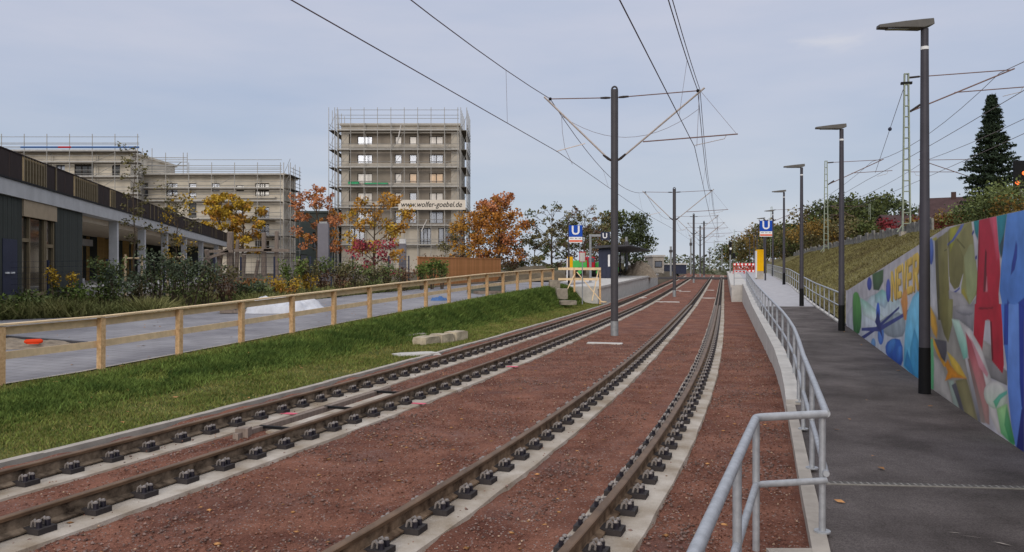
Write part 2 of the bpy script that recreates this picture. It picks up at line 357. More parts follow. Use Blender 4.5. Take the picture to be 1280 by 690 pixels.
# paver road behind the timber fence
def roadL(Y): return float(np.interp(Y, [-12, 15, 24.8, 26.5, 28.5, 36, 46, 60], [-34, -22, -15.9, -12.0, -10.35, -7.2, -3.4, 0.2]))
grid('paved_road', list(np.linspace(0, 1, 12)), list(np.arange(-12, 57, 1.0)), lambda u, Y: (roadL(Y) + (fenceX(Y) - .12 - roadL(Y)) * u, Y, zl(Y)), M_ROAD, kind='structure')
def rework_road(m):
    t = m.node_tree; b = t.nodes['Principled BSDF']; base = b.inputs['Base Color'].links[0].from_socket
    tcn = N(t, 'ShaderNodeTexCoord'); mpn = N(t, 'ShaderNodeMapping'); mpn.inputs['Rotation'].default_value = (0, 0, R(19)); t.links.new(tcn.outputs['Object'], mpn.inputs[0])
    br = N(t, 'ShaderNodeTexBrick'); br.inputs['Scale'].default_value = 1.0; br.inputs['Brick Width'].default_value = .6; br.inputs['Row Height'].default_value = .3
    br.inputs['Mortar Size'].default_value = .012; br.inputs['Color1'].default_value = (1, 1, 1, 1); br.inputs['Color2'].default_value = (.86, .86, .88, 1); br.inputs['Mortar'].default_value = (.6, .58, .56, 1)
    t.links.new(mpn.outputs[0], br.inputs[0])
    mx = N(t, 'ShaderNodeMix', data_type='RGBA', blend_type='MULTIPLY'); mx.inputs[0].default_value = .8; t.links.new(base, mx.inputs[6]); t.links.new(br.outputs[0], mx.inputs[7]); t.links.new(mx.outputs[2], b.inputs['Base Color'])
rework_road(M_ROAD); 
def rework_asph(m):
    t = m.node_tree; b = t.nodes['Principled BSDF']; base = b.inputs['Base Color'].links[0].from_socket
    tcn = N(t, 'ShaderNodeTexCoord'); v = N(t, 'ShaderNodeTexVoronoi'); v.inputs['Scale'].default_value = 110; t.links.new(tcn.outputs['Object'], v.inputs[0])
    hs = N(t, 'ShaderNodeSeparateColor'); t.links.new(v.outputs['Color'], hs.inputs[0]); mr = N(t, 'ShaderNodeMapRange'); mr.inputs[3].default_value = .72; mr.inputs[4].default_value = 1.3; t.links.new(hs.outputs[0], mr.inputs[0])
    s1 = N(t, 'ShaderNodeVectorMath', operation='SCALE'); t.links.new(base, s1.inputs[0]); t.links.new(mr.outputs[0], s1.inputs['Scale'])
    nb = N(t, 'ShaderNodeTexNoise'); nb.inputs['Scale'].default_value = 2.2; nb.inputs['Detail'].default_value = 9; nb.inputs['Roughness'].default_value = .7; t.links.new(tcn.outputs['Object'], nb.inputs[0])
    rr = N(t, 'ShaderNodeValToRGB'); rr.color_ramp.elements[0].position = .62; rr.color_ramp.elements[1].position = .78; t.links.new(nb.outputs[0], rr.inputs[0])
    k = N(t, 'ShaderNodeMath', operation='MULTIPLY'); k.inputs[1].default_value = .35; t.links.new(rr.outputs[0], k.inputs[0])
    mx = N(t, 'ShaderNodeMix', data_type='RGBA'); mx.inputs[7].default_value = (.20, .18, .165, 1); t.links.new(k.outputs[0], mx.inputs[0]); t.links.new(s1.outputs[0], mx.inputs[6]); t.links.new(mx.outputs[2], b.inputs['Base Color'])
rework_asph(M_ASPH)
# path (asphalt ramp) then platform paving
grid('asphalt_path', list(np.linspace(0, 1, 14)), list(np.arange(-6, 34.5, .5)), lambda u, Y: (wallX(Y) + .1 + (pathR(Y) - wallX(Y) - .1) * u, Y, zp(Y) + .006 * fbm(wallX(Y) + 4 * u, Y, .7, 6)), M_ASPH, kind='structure')
grid('platform_paving', list(np.linspace(0, 1, 8)), list(np.arange(34, 131, 2.0)), lambda u, Y: (wallX(Y) + .1 + (pathR(Y) - wallX(Y) - .1) * u, Y, zp(Y)), M_PLAT, kind='structure')
# railway embankment on the right
def TL(Y): return .268 * Y
def embf(u, Y):
    x0 = pathR(Y) + .16; t0 = x0 - TL(Y); ztop = 4.15
    z0 = max(zp(Y) - .02, muralTop(Y) - .14 if Y < 25 else -9)
    if u <= 1:
        t = t0 + (10.4 - t0) * u; k = u
        z = z0 + (ztop - z0) * (k * .9 + .1 * k * k) + .10 * fbm(t, Y, .35, 8) * min(1, 5 * u) + .03 * fbm(t, Y, 2.0, 9)
    else:
        t = 10.4 + (u - 1) * 100; z = ztop - (.02 if u < 1.3 else .3)
    return (TL(Y) + t, Y, z)
grid('embankment', list(np.linspace(0, 1, 22)) + [1.05, 1.3, 3, 8], list(np.arange(-6, 60, .7)) + list(np.arange(60, 262, 4)), embf, M_DRY, kind='structure')

grid('road_edging', [0, 1], list(np.arange(-3, 46, 1.0)), lambda u, Y: (fenceX(Y) - .14 + .10*u, Y, zl(Y) + .012), M_CONC, kind='structure')
# kerb along the left track, stone by stone
kerb = put('kerb', None); kerb['kind'] = 'structure'
kst = MB().box((-.06, -.493, -.15), (.06, .493, .1)); kst_me = kst.mesh('kerb_stone', M_CONC)
Yk = -2.0; n = 0
while Yk < 60:
    x, y = off(XL, Yk, -1.42); s_ = ang(XL, Yk)
    put('kerb_stone', kst_me, kerb, (x, y, zt(y) + random.uniform(-.006, .006)), (0, 0, s_ + random.uniform(-.004, .004)))
    Yk += math.cos(s_); n += 1

def sweep(mb, prof, fn, Ys, zf, closed=True):
    o = len(mb.v); n = len(prof); vs = []
    for Y in Ys:
        for d, z in prof:
            x, y = off(fn, Y, d); vs.append((x, y, zf(Y) + z))
    fs = []
    for i in range(len(Ys) - 1):
        for k in range(n if closed else n - 1):
            fs.append((i*n+k, i*n+(k+1) % n, (i+1)*n+(k+1) % n, (i+1)*n+k))
    if closed: fs.append(tuple(range(n))); fs.append(tuple((len(Ys)-1)*n+k for k in range(n))[::-1])
    mb.add(vs, fs)
def hw(d): return lambda Y: off   # unused
RP = [(-.07, 0), (.07, 0), (.07, .014), (.014, .034), (.012, .115), (.036, .128), (.037, .154), (.028, .160), (-.028, .160), (-.037, .154), (-.036, .128), (-.012, .115), (-.014, .034), (-.07, .014)]
# rail fastening: ribbed plate, two coil clips and two bolts on each side
def fastening_mesh():
    b = MB().mats(0).box((-.195, -.085, -.012), (.195, .085, .034))
    for s in (-1, 1):
        for dy in (-.042, .042):
            b.mats(1).tube([(s*.068, dy, .032), (s*.078, dy, .078), (s*.10, dy, .092), (s*.118, dy, .07), (s*.112, dy*.9, .04)], .013, 5)
            b.mats(2).cyl((s*.143, dy*.92, .034), .024, .046, 6); b.mats(1).blob((s*.143, dy*.92, .086), .022, .022, .018, 6, 4)
    return b.mesh('rail_fastening', [M_PLATE, M_CLIP, M_CAP], smooth=True)
FAST = fastening_mesh()
def track(fn, label, cant, web):
    t = thing('railway_track', label, 'railway track', (fn(8), 8, 0))
    for s in (-1, 1):
        dz = cant if s < 0 else 0
        r = MB(); sweep(r, [(s * .7525 + d, z + .06 + dz) for d, z in RP], fn, YS, zt)
        nP = len(RP)
        for i in range(len(r.f)):
            k = i % nP
            r.m[i] = 1 if (i < (len(YS)-1)*nP and k in (6, 7, 8, 5, 9)) else 0
        r.build('rail', [web, M_RAILH], t)
        bm = MB(); rows = []
        Yb = [y for y in np.arange(-3, 30, .25)] + [y for y in np.arange(30, 131, 2.0)]
        o = 0
        vs = []; fs = []
        for i, Y in enumerate(Yb):
            j1 = .02 * mnoise.noise(Vector((Y * 1.7, s, 3.3))); j2 = .02 * mnoise.noise(Vector((Y * 1.7, s, 9.3)))
            for d, z in ((-.25 + j1, -.08), (-.23 + j1, .036), (-.20 + j1, .046), (.31 + j2, .046), (.34 + j2, .040), (.37 + j2, -.08)):
                x, y = off(fn, Y, s * .7525 + d); vs.append((x, y, zt(Y) + z + dz))
            if i: fs += [((i-1)*6+k, (i-1)*6+k+1, i*6+k+1, i*6+k) for k in range(5)]
        bm.add(vs, fs); bm.build('track_beam', M_CONCD, t)
        Y = -1.0; far = MB()
        while Y < 118:
            x, y = off(fn, Y, s * .7525); a = ang(fn, Y)
            if Y < 44: put('rail_fastening', FAST, t, (x - fn(8), y - 8, zt(Y) + .058 + dz), (0, 0, a + random.uniform(-.02, .02)))
            else:
                c, q = math.cos(a), math.sin(a); z = zt(Y) + .05 + dz
                far.bar((x - .18*c, y - .18*q, z + .03), (x + .18*c, y + .18*q, z + .03), .15, .06)
            Y += .53 * math.cos(a)
        fo = far.build('rail_fastenings', M_PLATE, t); fo['kind'] = 'stuff'
    return t
track(XL, 'left railway track beside the kerb and the green grass bank', -.035, M_RAILB)
track(XR, 'right railway track curving next to the galvanised hand rail', 0, M_RAILW)

# gravel chips, small pale stones and fallen leaves
def scatter(nm, m, n, y0, y1, smin, smax, flat=.6, power=1.6, clump=False):
    pts = []
    while len(pts) < n:
        Y = y0 + (y1 - y0) * random.random() ** power; u = random.random()
        a = kerbX(Y) + .1; b = wallX(Y) - .05; X = a + (b - a) * u
        if clump and fbm(X, Y, 1.1, 21) < random.uniform(-.1, .5): continue
        near = min(abs(X - off(fn, Y, s * .7525)[0]) for fn in (XL, XR) for s in (-1, 1))
        if near < .40 and (near < .12 or random.random() < .93): continue
        pts.append((X, Y, zt(Y) + .018 + .012 * fbm(X, Y, 1.3, 1) + (.028 if near < .38 else 0)))
    P = np.array(pts); n = len(P)
    base = np.array([(1,0,0),(0,1,0),(-1,0,0),(0,-1,0),(0,0,1),(0,0,-1)], float); tri = np.array([(0,1,4),(1,2,4),(2,3,4),(3,0,4),(1,0,5),(2,1,5),(3,2,5),(0,3,5)])
    s = rng.uniform(smin, smax, (n, 1, 1)) * rng.uniform(.6, 1.3, (n, 6, 1)); a = rng.uniform(0, 6.28, n)
    B = np.repeat(base[None], n, 0) * s * np.array([1, 1, flat])
    c, q = np.cos(a)[:, None], np.sin(a)[:, None]
    X = B[..., 0]*c - B[..., 1]*q; Yy = B[..., 0]*q + B[..., 1]*c
    V = np.stack([X, Yy, B[..., 2]], -1) + P[:, None]
    Fc = (tri[None] + 6*np.arange(n)[:, None, None]).reshape(-1, 3)
    o = put(nm, np_mesh(nm, V.reshape(-1, 3), Fc, m)); o['kind'] = 'stuff'
scatter('gravel_chips', M_STONE, 26000, 3.5, 26, .005, .015)
scatter('coarse_gravel', mat('grey_gravel_chip', '#77635c', .9, .3, 9, island=.45), 8000, 3.5, 26, .008, .022, clump=True)
scatter('pale_pebbles', mat('pale_pebble', '#a68d78', .9, .2, 9, island=.35), 1500, 3.5, 24, .006, .016, .7)
scatter('fallen_leaves', mat('fallen_leaf', '#a5794f', .9, .2, 9, island=.4), 260, 4, 24, .018, .038, .25)

# grass blades
def blades(nm, m, fn, n, h0, h1, wd, dens=None):
    P = []
    while len(P) < n:
        p = fn()
        if p is not None: P.append(p)
    P = np.array(P); n = len(P); a = rng.uniform(0, 6.28, n); h = rng.uniform(h0, h1, n) * P[:, 3]; wd = wd * rng.uniform(.6, 1.4, n) * P[:, 3]
    lean = rng.normal(0, .7, (n, 2)) * h[:, None]
    dx, dy = np.cos(a)*wd, np.sin(a)*wd; b = P[:, :3]
    V = np.stack([b + np.stack([-dx, -dy, 0*h - .01], 1), b + np.stack([dx, dy, 0*h - .01], 1),
                  b + np.stack([lean[:, 0], lean[:, 1], h], 1)], 1)
    o = put(nm, np_mesh(nm, V.reshape(-1, 3), np.arange(3*n).reshape(n, 3), m)); o['kind'] = 'stuff'; return o
def vb():
    Y = 7.5 + 38 * random.random() ** 1.5; t = random.uniform(.01, .995); p = vergef(t, Y)
    if .45 < t < .82 and random.random() < .7: return None
    dens = .55 + .9 * fbm(p[0], p[1], .8, 31) + (.35 if .4 < t < .95 else -.05)
    if random.random() > dens: return None
    k = (1 + Y / 26) * (1.55 if (.42 < t < .86) else .95)
    if t > .86 or t < .33:
        if random.random() < .55: return None
    return (*p, k)
blades('grass', M_BLADE, vb, 120000, .012, .038, .007)
def vb3():
    Y = 7.5 + 38 * random.random() ** 1.5; t = random.gauss(.63, .11)
    if not .36 < t < .9: return None
    p = vergef(t, Y)
    if fbm(p[0], p[1], 1.3, 33) < random.uniform(-.75, .1): return None
    return (*p, 1 + Y / 26)
blades('lush_grass', mat('lush_blade', '#4b632e', .85, .28, 1.2, island=.45, hex2='#687a3b'), vb3, 90000, .03, .085, .008)
def vb2():
    Y = 7.5 + 38 * random.random() ** 1.5; t = random.choice((random.uniform(.8, .995), random.uniform(.01, .42), random.uniform(.01, .99)))
    p = vergef(t, Y)
    return (*p, 1 + Y / 26)
blades('dry_grass_verge', mat('straw_blade', '#74733a', .85, .25, 1.2, island=.35, hex2='#8b8450'), vb2, 70000, .012, .034, .007)
def db():
    Y = 12 + 90 * random.random() ** 1.7; u = random.uniform(.005, 1); p = embf(u, Y)
    return (*p, 1 + Y / 25)
blades('dry_grass', M_DRYB, db, 80000, .015, .042, .011)

# leaves on the path, the grass and the road
def lf(nm, fn, n):
    P = []
    for _ in range(n): P.append(fn())
    P = np.array(P); o = put(nm, leaf_mesh_flat(nm, P, .045, MC['fallen_leaf'])); o['kind'] = 'stuff'
def leaf_mesh_flat(nm, P, size, m):
    n = len(P); a = rng.uniform(0, 6.28, n); s_ = size * rng.uniform(.5, 1.3, n); c, q = np.cos(a)*s_, np.sin(a)*s_
    z = rng.uniform(0, .02, (n, 4)); o_ = np.stack([np.stack([c, q], 1), np.stack([-q*.6, c*.6], 1), np.stack([-c, -q], 1), np.stack([q*.6, -c*.6], 1)], 1)
    V = np.concatenate([P[:, None, :2] + o_, P[:, None, 2:3] + .008 + z[..., None]], 2)
    return np_mesh(nm, V.reshape(-1, 3), np.arange(4*n).reshape(n, 4), m)
def f1():
    Y = 5.5 + 22*random.random()**1.3; u = random.random(); u = u if random.random() < .4 else (1 - .12*u if random.random() < .6 else .12*u); return (wallX(Y) + .15 + (pathR(Y) - wallX(Y) - .2)*u, Y, zp(Y) + .004)
lf('path_leaves', f1, 26)
lf('verge_leaves', lambda: (lambda p: (p[0], p[1], p[2] + .02))(vergef(random.uniform(.02, .98), random.uniform(7.5, 26))), 90)
lf('road_leaves', lambda: (lambda Y: (fenceX(Y) - random.uniform(.3, 9), Y, zl(Y) + .004))(random.uniform(14, 32)), 70)
# flat concrete strips lying in the gravel
def strip(x, y, wpx, ypx, label, dep=.28):
    Y = F * (HC - .03 - zt(40 if y < 380 else 10)) / (y - Y0); Y = F * (HC - .03 - zt(Y)) / (y - Y0)
    wd = wpx * Y / F; X = px(x, Y); o = thing('concrete_slab', label, 'slab', (X, Y, zt(Y)), -.262)
    MB().box((-wd/2, -dep/2, -.1), (wd/2, dep/2, .045)).build('slab', M_CONCL, o, world=False, bevel=.01)
for a in [(756, 429, 44, 8, 'pale flat concrete slab in the gravel at the foot of the nearest catenary pole'),
          (834, 377, 30, 6, 'flat concrete slab in the gravel before the second catenary pole'),
          (885, 372, 17, 5, 'flat concrete slab between the rails of the right track, nearer one'),
          (886, 357.5, 13, 4, 'flat concrete slab between the rails of the right track, farther one'),
          (800, 371.5, 16, 4, 'flat concrete slab between the rails of the left track by the platform'),
          (845, 358, 13, 3, 'flat concrete slab in the gravel behind the second catenary pole'),
          (856, 361, 14, 3, 'small flat concrete slab close behind the second catenary pole'),]: strip(*a)
# long cover between the rails of the left track
def zoneL(Y0_, Y1_, d0, d1, z0, z1, mb):
    pr = [(d0, z0), (d1, z0), (d1, z1), (d0, z1)]; sweep(mb, pr, XL, list(np.linspace(Y0_, Y1_, 8)), zt)
cv = thing('cable_duct', 'concrete cable duct with dark steel bars between the rails of the left track', 'cable duct', (XL(11.5), 11.5, .03))
m_ = MB(); zoneL(10.35, 13.6, .10, .44, -.05, .058, m_); m_.build('cover_slab', M_CONCD, cv)
m_ = MB(); zoneL(10.0, 14.0, -.12, -.04, -.02, .085, m_); m_.build('duct_pipe', M_OLDW, cv)
for Yb in (10.5, 12.0, 13.5):
    p = off(XL, Yb, -.10); q = off(XL, Yb, .66); MB().bar((*p, .075), (*q, .075), .05, .035).build('cross_bar', M_BLACK, cv)
p = off(XL, 10.15, -.08); MB().box((p[0]-.08, p[1]-.08, 0), (p[0]+.08, p[1]+.08, .13)).build('end_box', M_OLDW, cv)
# pink spray marks (flat paint on the beams)
for (d, Y, ln, lb) in [(-.48, 11.6, .35, 'pink spray mark on the left beam of the left track'), (1.05, 12.75, .3, 'pink spray mark on the beam below the left track rail by the cable duct'),
                       (1.06, 17.4, .5, 'pink spray mark on the beam farther along the left track')]:
    m_ = MB(); pr = [(d - .12, .051), (d + .12, .051), (d + .12, .054), (d - .12, .054)]
    sweep(m_, pr, XL, [Y, Y + ln * .3], lambda Y: zt(Y) + (-.035 if d < 0 else 0)); o = m_.build('paint_mark', M_PINK); tag(o, lb, 'paint mark')

# ------------------------------------------------------------------ kerb, retaining wall, path details
Yw = list(np.arange(-6, 11.9, .5)) + [11.9]
m_ = MB(); vs = []; fs = []
for i, Y in enumerate(Yw):
    x = wallX(Y); vs += [(x, Y, -.2), (x, Y, zp(Y) + .03), (x + .13, Y, zp(Y) + .03), (x + .13, Y, -.2)]
    if i: fs += [((i-1)*4+k, (i-1)*4+(k+1) % 4, i*4+(k+1) % 4, i*4+k) for k in range(4)]
m_.add(vs, fs + [(0, 1, 2, 3), tuple(len(vs) - 4 + k for k in (3, 2, 1, 0))]); o = m_.build('path_kerb', M_CONC); o['kind'] = 'structure'
def wtop(Y): return float(np.interp(Y, [12, 12.3, 14, 17, 21, 32, 49, 52], [.19, .27, .33, .42, .50, .68, 1.2, 1.2]))
rw = thing('retaining_wall', 'pale concrete retaining wall beside the right track under the long hand rail', 'retaining wall', (wallX(20), 20, 0))
for Ya, Yb in [(12.0, 17.0), (17.02, 22), (22.02, 27), (27.02, 32), (32.02, 37), (37.02, 42), (42.02, 47), (47.02, 52)]:
    Ys_ = np.linspace(Ya, Yb, 8); vs = []; fs = []
    for i, Y in enumerate(Ys_):
        x = wallX(Y); vs += [(x - .02, Y, -.2), (x, Y, wtop(Y)), (x + .22, Y, wtop(Y)), (x + .22, Y, -.2)]
        if i: fs += [((i-1)*4+k, (i-1)*4+(k+1) % 4, i*4+(k+1) % 4, i*4+k) for k in range(4)]
    MB().add(vs, fs + [(0, 1, 2, 3), tuple(len(vs) - 4 + k for k in (3, 2, 1, 0))]).build('wall_segment', M_CONCL, rw)
# right platform block along the track
pb = thing('platform_edge', 'pale concrete platform edge block beside the right track at the end of the ramp', 'platform', (14.2, 50.7, 0))
k = 0; Yp = 50.7
while Yp < 128:
    Ye = Yp + 6.5; v = []
    for Y in (Yp, Ye - .02):
        x = .265 * Y + .42; v += [(x + .06, Y, -.2), (x + .06, Y, zp(Y) - .16), (x, Y, zp(Y) - .16), (x, Y, zp(Y) + .004), (wallX(Y) + .35, Y, zp(Y) + .004), (wallX(Y) + .35, Y, -.2)]
    MB().add(v, [tuple(range(6)), tuple(range(11, 5, -1))] + [(i, i + 6, (i + 1) % 6 + 6, (i + 1) % 6) for i in range(6)]).build('edge_block', M_CONCL, pb); Yp = Ye
# drain channel
dr = thing('drain_channel', 'narrow galvanised drain grating across the asphalt path', 'drain', (2.9, 7.7, zp(7.7)))
pA = (2.98, 7.70); pB = (7.6, 7.25)
MB().bar((pA[0], pA[1], .082), (pB[0], pB[1], .082), .085, .03).build('channel', mat('channel_steel', '#8a8782', .6, .15, 20), dr)
m_ = MB()
for i in range(75):
    t = (i + .5) / 75; x = pA[0] + (pB[0]-pA[0])*t; y = pA[1] + (pB[1]-pA[1])*t; m_.box((x-.02, y-.028, .098), (x+.018, y+.028, .101))
o = m_.build('grating_slots', mat('grating_shadow', '#5f5c59', .8, .1, 9), dr); o['kind'] = 'stuff'
nb = thing('kerb_corner', 'concrete kerb corner framing a dark plate at the end of the path kerb', 'kerb', (2.1, 5.85, 0))
MB().box((1.86, 5.72, -.15), (2.20, 5.86, .105)).build('kerb_block', M_CONC, nb); MB().box((1.95, 5.2, -.1), (2.3, 5.718, .07)).build('dark_plate', M_BLACK, nb)
m_ = MB()
for (cx_, cy_, ln, a) in [(3.55, 6.15, .16, -.5), (3.68, 6.0, .12, -.9), (3.46, 6.25, .10, -.4)]:
    m_.add([(cx_-.5*ln*math.cos(a)-.01, cy_-.5*ln*math.sin(a), zp(6.1)+.009), (cx_-.3*ln*math.cos(a)+.02, cy_-.5*ln*math.sin(a)-.02, zp(6.1)+.009), (cx_+.5*ln*math.cos(a)+.01, cy_+.5*ln*math.sin(a), zp(6.1)+.009), (cx_+.2*ln*math.cos(a)-.015, cy_+.4*ln*math.sin(a)+.025, zp(6.1)+.009)], [(0,1,2,3)])
tag(m_.build('paint_splash', mat('dried_splash', '#9d948c', .9, .2, 30)), 'pale dried splash on the asphalt near the drain', 'stain')

# ------------------------------------------------------------------ hand rails
FL = MB().cyl((0, 0, 0), .062, .012, 14).mesh('flange', M_GALV)
def rounded(pts, r=.06, n=4):
    out = [Vector(pts[0])]
    for a, b, c in zip(pts, pts[1:], pts[2:]):
        a, b, c = Vector(a), Vector(b), Vector(c); d1 = (a-b).normalized(); d2 = (c-b).normalized()
        if d1.dot(d2) < -.93: out.append(b); continue
        p = b + d1*r; q = b + d2*r
        for i in range(n+1):
            t = i/n; out.append(p*(1-t)**2 + b*2*t*(1-t) + q*t*t)
    out.append(Vector(pts[-1])); return out
def railing(label, top, midz, posts, root, rt=.03, rm=.024, rp=.026, group=None, flange=True, m=M_GALV, smooth=True):
    g = thing('hand_rail', label, 'railing', root)
    MB().tube(rounded(top), rt, 10).build('top_rail', m, g, smooth=True)
    mid = [(p[0], p[1], p[2] - midz) for p in top]
    MB().tube(rounded(mid), rm, 10).build('mid_rail', m, g, smooth=True)
    for (x, y, z0, z1) in posts:
        MB().tube([(x, y, z0), (x, y, z1)], rp, 10).build('post', m, g, smooth=True)
        if flange: put('flange', FL, g, Vector((x, y, z0)) - Vector(root))
    return g
PX = lambda Y: float(np.interp(Y, [6.2, 8.1, 10.05, 12, 14.2, 17, 50, 60], [2.405, 3.04, 3.66, 4.30, 5.0, 5.81, 14.62, 17.3]))
Yr = [6.2]
while Yr[-1] < 48: Yr.append(Yr[-1] + 1.94)
def zr(Y): return zp(Y) + (.03 if Y < 12 else .04)
HR = .93
top = [(PX(Y), Y, zr(Y) + HR) for Y in Yr]
top = [(1.05, 4.0, 1.02), (1.85, 6.08, 1.02)] and [(p) for p in top]
gate_top = [(.14, 1.7, 1.02), (.73, 3.19, 1.02), (1.855, 6.08, 1.02), (PX(6.2), 6.12, zr(6.2) + HR)]
long_posts = [(PX(Y), Y, zr(Y), zr(Y) + HR) for Y in Yr]
eY = Yr[-1]
long_top = [(PX(6.2), 6.12, zr(6.2)+HR)] + top[1:] + [(PX(eY) - .72, eY + .1, zr(eY) + HR), (PX(eY) - .74, eY + .1, zr(eY))]
# end loop handled as a post so the mid rail stays simple
long_top = long_top[:-1]
railing('long galvanised hand rail curving away along the retaining wall', long_top, .46, long_posts + [(PX(eY) - .72, eY + .1, zr(eY), zr(eY) + HR)], (PX(6.2), 6.2, zr(6.2)))
gp = []
for Y_, x_ in ((6.08, 1.855), (4.75, 1.337), (3.3, .77), (1.8, .18)): gp.append((x_, Y_ , -.02, 1.02))
railing('nearest galvanised hand rail coming towards the viewer from the corner post', gate_top, .51, gp, (1.855, 6.08, -.02), rt=.031, rm=.026, rp=.027)
YR = [25.7 + 1.55 * i for i in range(40)]
top = [(railRX(Y), Y, zp(Y) + 1.0) for Y in YR]
gR = railing('galvanised guard rail between the ramp and the grass embankment', top, .42, [(railRX(Y), Y, zp(Y) - .02, zp(Y) + 1.0) for Y in YR], (railRX(25.7), 25.7, zp(25.7)), rt=.028, rm=.022, rp=.022, flange=False)
MB().tube([(railRX(25.7), 25.55, zp(25.7) + 1.0), (railRX(25.7), 25.45, zp(25.7)+.97), (railRX(25.7), 25.45, zp(25.7) + .6), (railRX(25.7), 25.6, zp(25.7)+.58)], .026, 8).build('end_loop', M_GALV, gR, smooth=True)
m_ = MB(); vs = []; fs = []
for i, Y in enumerate(np.arange(25.2, 88, 2.0)):
    x = railRX(Y) - .02; vs += [(x, Y, zp(Y)-.2), (x, Y, zp(Y)+.05), (x+.12, Y, zp(Y)+.05), (x+.12, Y, zp(Y)-.2)]
    if i: fs += [((i-1)*4+k, (i-1)*4+(k+1) % 4, i*4+(k+1) % 4, i*4+k) for k in range(4)]
o = m_.add(vs, fs).build('ramp_edging', M_CONCL); o['kind'] = 'structure'

# ------------------------------------------------------------------ street lamps
def lamp(label, loc, H=6.0, m=M_LAMP):
    g = thing('street_lamp', label, 'street lamp', loc, 0, 'street lamps along the ramp and platform')
    MB().tube([(0, 0, 0), (0, 0, .75)], [.095, .09], 14).build('base_sleeve', M_BLACK, g, world=False, smooth=True)
    MB().tube([(0, 0, .75), (0, 0, H - .42)], [.088, .062], 14).build('pole', m, g, world=False, smooth=True)
    MB().cyl((0, 0, H - .42), .064, .05, 14).build('ring', M_WHITE, g, world=False, smooth=True)
    MB().tube([(0, 0, H - .37), (0, 0, H - .08)], .06, 14).build('neck', m, g, world=False, smooth=True)
    # wedge-shaped luminaire pointing to the track
    b = MB(); L = .76
    sec = [(.11, .115, H - .03, H + .075), (-.06, .115, H - .085, H + .06), (-.35, .11, H - .08, H + .03), (-L, .075, H - .075, H - .02)]
    vs = []; fs = []
    for i, (x, wd, z0, z1) in enumerate(sec):
        vs += [(x, -wd, z0), (x, wd, z0), (x, wd * .8, z1), (x, -wd * .8, z1)]
        if i: fs += [((i-1)*4+k, (i-1)*4+(k+1) % 4, i*4+(k+1) % 4, i*4+k) for k in range(4)]
    b.add(vs, fs + [(3, 2, 1, 0), (12, 13, 14, 15)]); hd = b.build('lamp_head', M_LHEAD, g, world=False, bevel=.012)
    MB().box((-.62, -.06, H - .09), (-.28, .06, H - .074)).build('light_panel', M_GLASS, hd, world=False)
    return g
lamp0 = lamp('nearest street lamp, standing against the painted wall', (6.70, 12.99, zp(13)))
for X, Y, z, lb in [(9.68, 23.5, zp(23.5), 'second street lamp, at the far end of the painted wall'), (12.38, 34.2, zp(34.2), 'third street lamp, where the asphalt meets the pale paving'),
                    (17.44, 51.3, zp(51.3), 'fourth street lamp, on the pale paving by the guard rail'), (23.8, 73, zp(73), 'fifth street lamp, just right of the blue U sign'),
                    (27.4, 87, zp(87), 'sixth street lamp, behind the yellow ticket machine'), (33.7, 110, 1.7, 'seventh street lamp, far down the right platform'),
                    (36.9, 122, 1.7, 'eighth street lamp, second from the far end of the row'), (41.0, 138, 1.7, 'farthest street lamp of the row on the right platform')]:
    dup(lamp0, (X, Y, z), label=lb)
lampL = dup(lamp0, (px(711, 50), 50, 1.2), label='street lamp carrying the left blue U sign behind the timber fence', scale=(-.7, .7, .7)); lampL['group'] = 'street lamps on the left platform'
lampL.scale = (.7, .7, .7); lampL.rotation_euler = (0, 0, math.pi)

# ------------------------------------------------------------------ overhead line of the tramway
def cat_mast(label, Y, X, simple=False, H=8.0, n=12):
    g = thing('catenary_mast', label, 'catenary mast', (X, Y, zt(Y)), -math.atan(.265), 'catenary masts between the two tracks')
    MB().tube([(0, 0, -.05), (0, 0, .48)], .125, n).build('steel_sleeve', M_GALVD, g, world=False, smooth=True)
    MB().tube([(0, 0, .48), (0, 0, H - .12)], .118, n).build('pole', M_POLE, g, world=False, smooth=True)
    # open ring at the head
    pts = [(.085 * math.cos(a), 0, H - .12 + .1 * math.sin(a)) for a in np.linspace(0, math.pi, 9)]
    MB().tube(pts, .032, 6).build('head_ring', M_POLE, g, world=False, smooth=True)
    for s, e, st in ((-1, 2.1, 1.75), (1, 2.6, 2.45)):
        zt_ = 7.7
        MB().tube([(s*.12, 0, 7.63), (s*e, 0, zt_)], .017, 6).build('tie_bar', M_ARMR, g, world=False)
        MB().tube([(s*.14, 0, 7.63), (s*.28, 0, 7.635), (s*.45, 0, 7.64)], [.03, .04, .03], 8).build('insulator', M_FRAME, g, world=False)
        MB().tube([(s*.15, 0, 5.63), (s*(e+.2), 0, zt_ + .08)], .030, 8).build('strut', M_ARM, g, world=False, smooth=True)
        MB().tube([(s*.11, 0, 5.62), (s*.2, 0, 5.68), (s*.36, 0, 5.81)], [.035, .045, .035], 8).build('insulator', M_FRAME, g, world=False)
        MB().blob((s*e, 0, zt_), .055, .055, .055).build('clamp', M_BLACK, g, world=False)
        if s < 0:
            MB().tube([(-.95, 0, 6.2), (-1.9, 0, 5.98)], .015, 6).build('steady_arm', M_ARM, g, world=False)
        else:
            MB().tube([(.9, 0, 6.18), (3.8, 0, 6.30)], .02, 6).build('registration_tube', M_ARMR, g, world=False)
            MB().tube([(3.45, 0, 6.27), (3.4, 0, 6.17), (2.5, 0, 6.0)], .011, 6).build('steady_arm', M_ARM, g, world=False)
            MB().tube([(2.7, 0, 7.66), (3.75, 0, 6.32)], .006, 5).build('stay_wire', M_WIREL, g, world=False)
    return g
mast0 = cat_mast('nearest catenary mast, a dark pole between the two tracks', 25.6, 3.28)
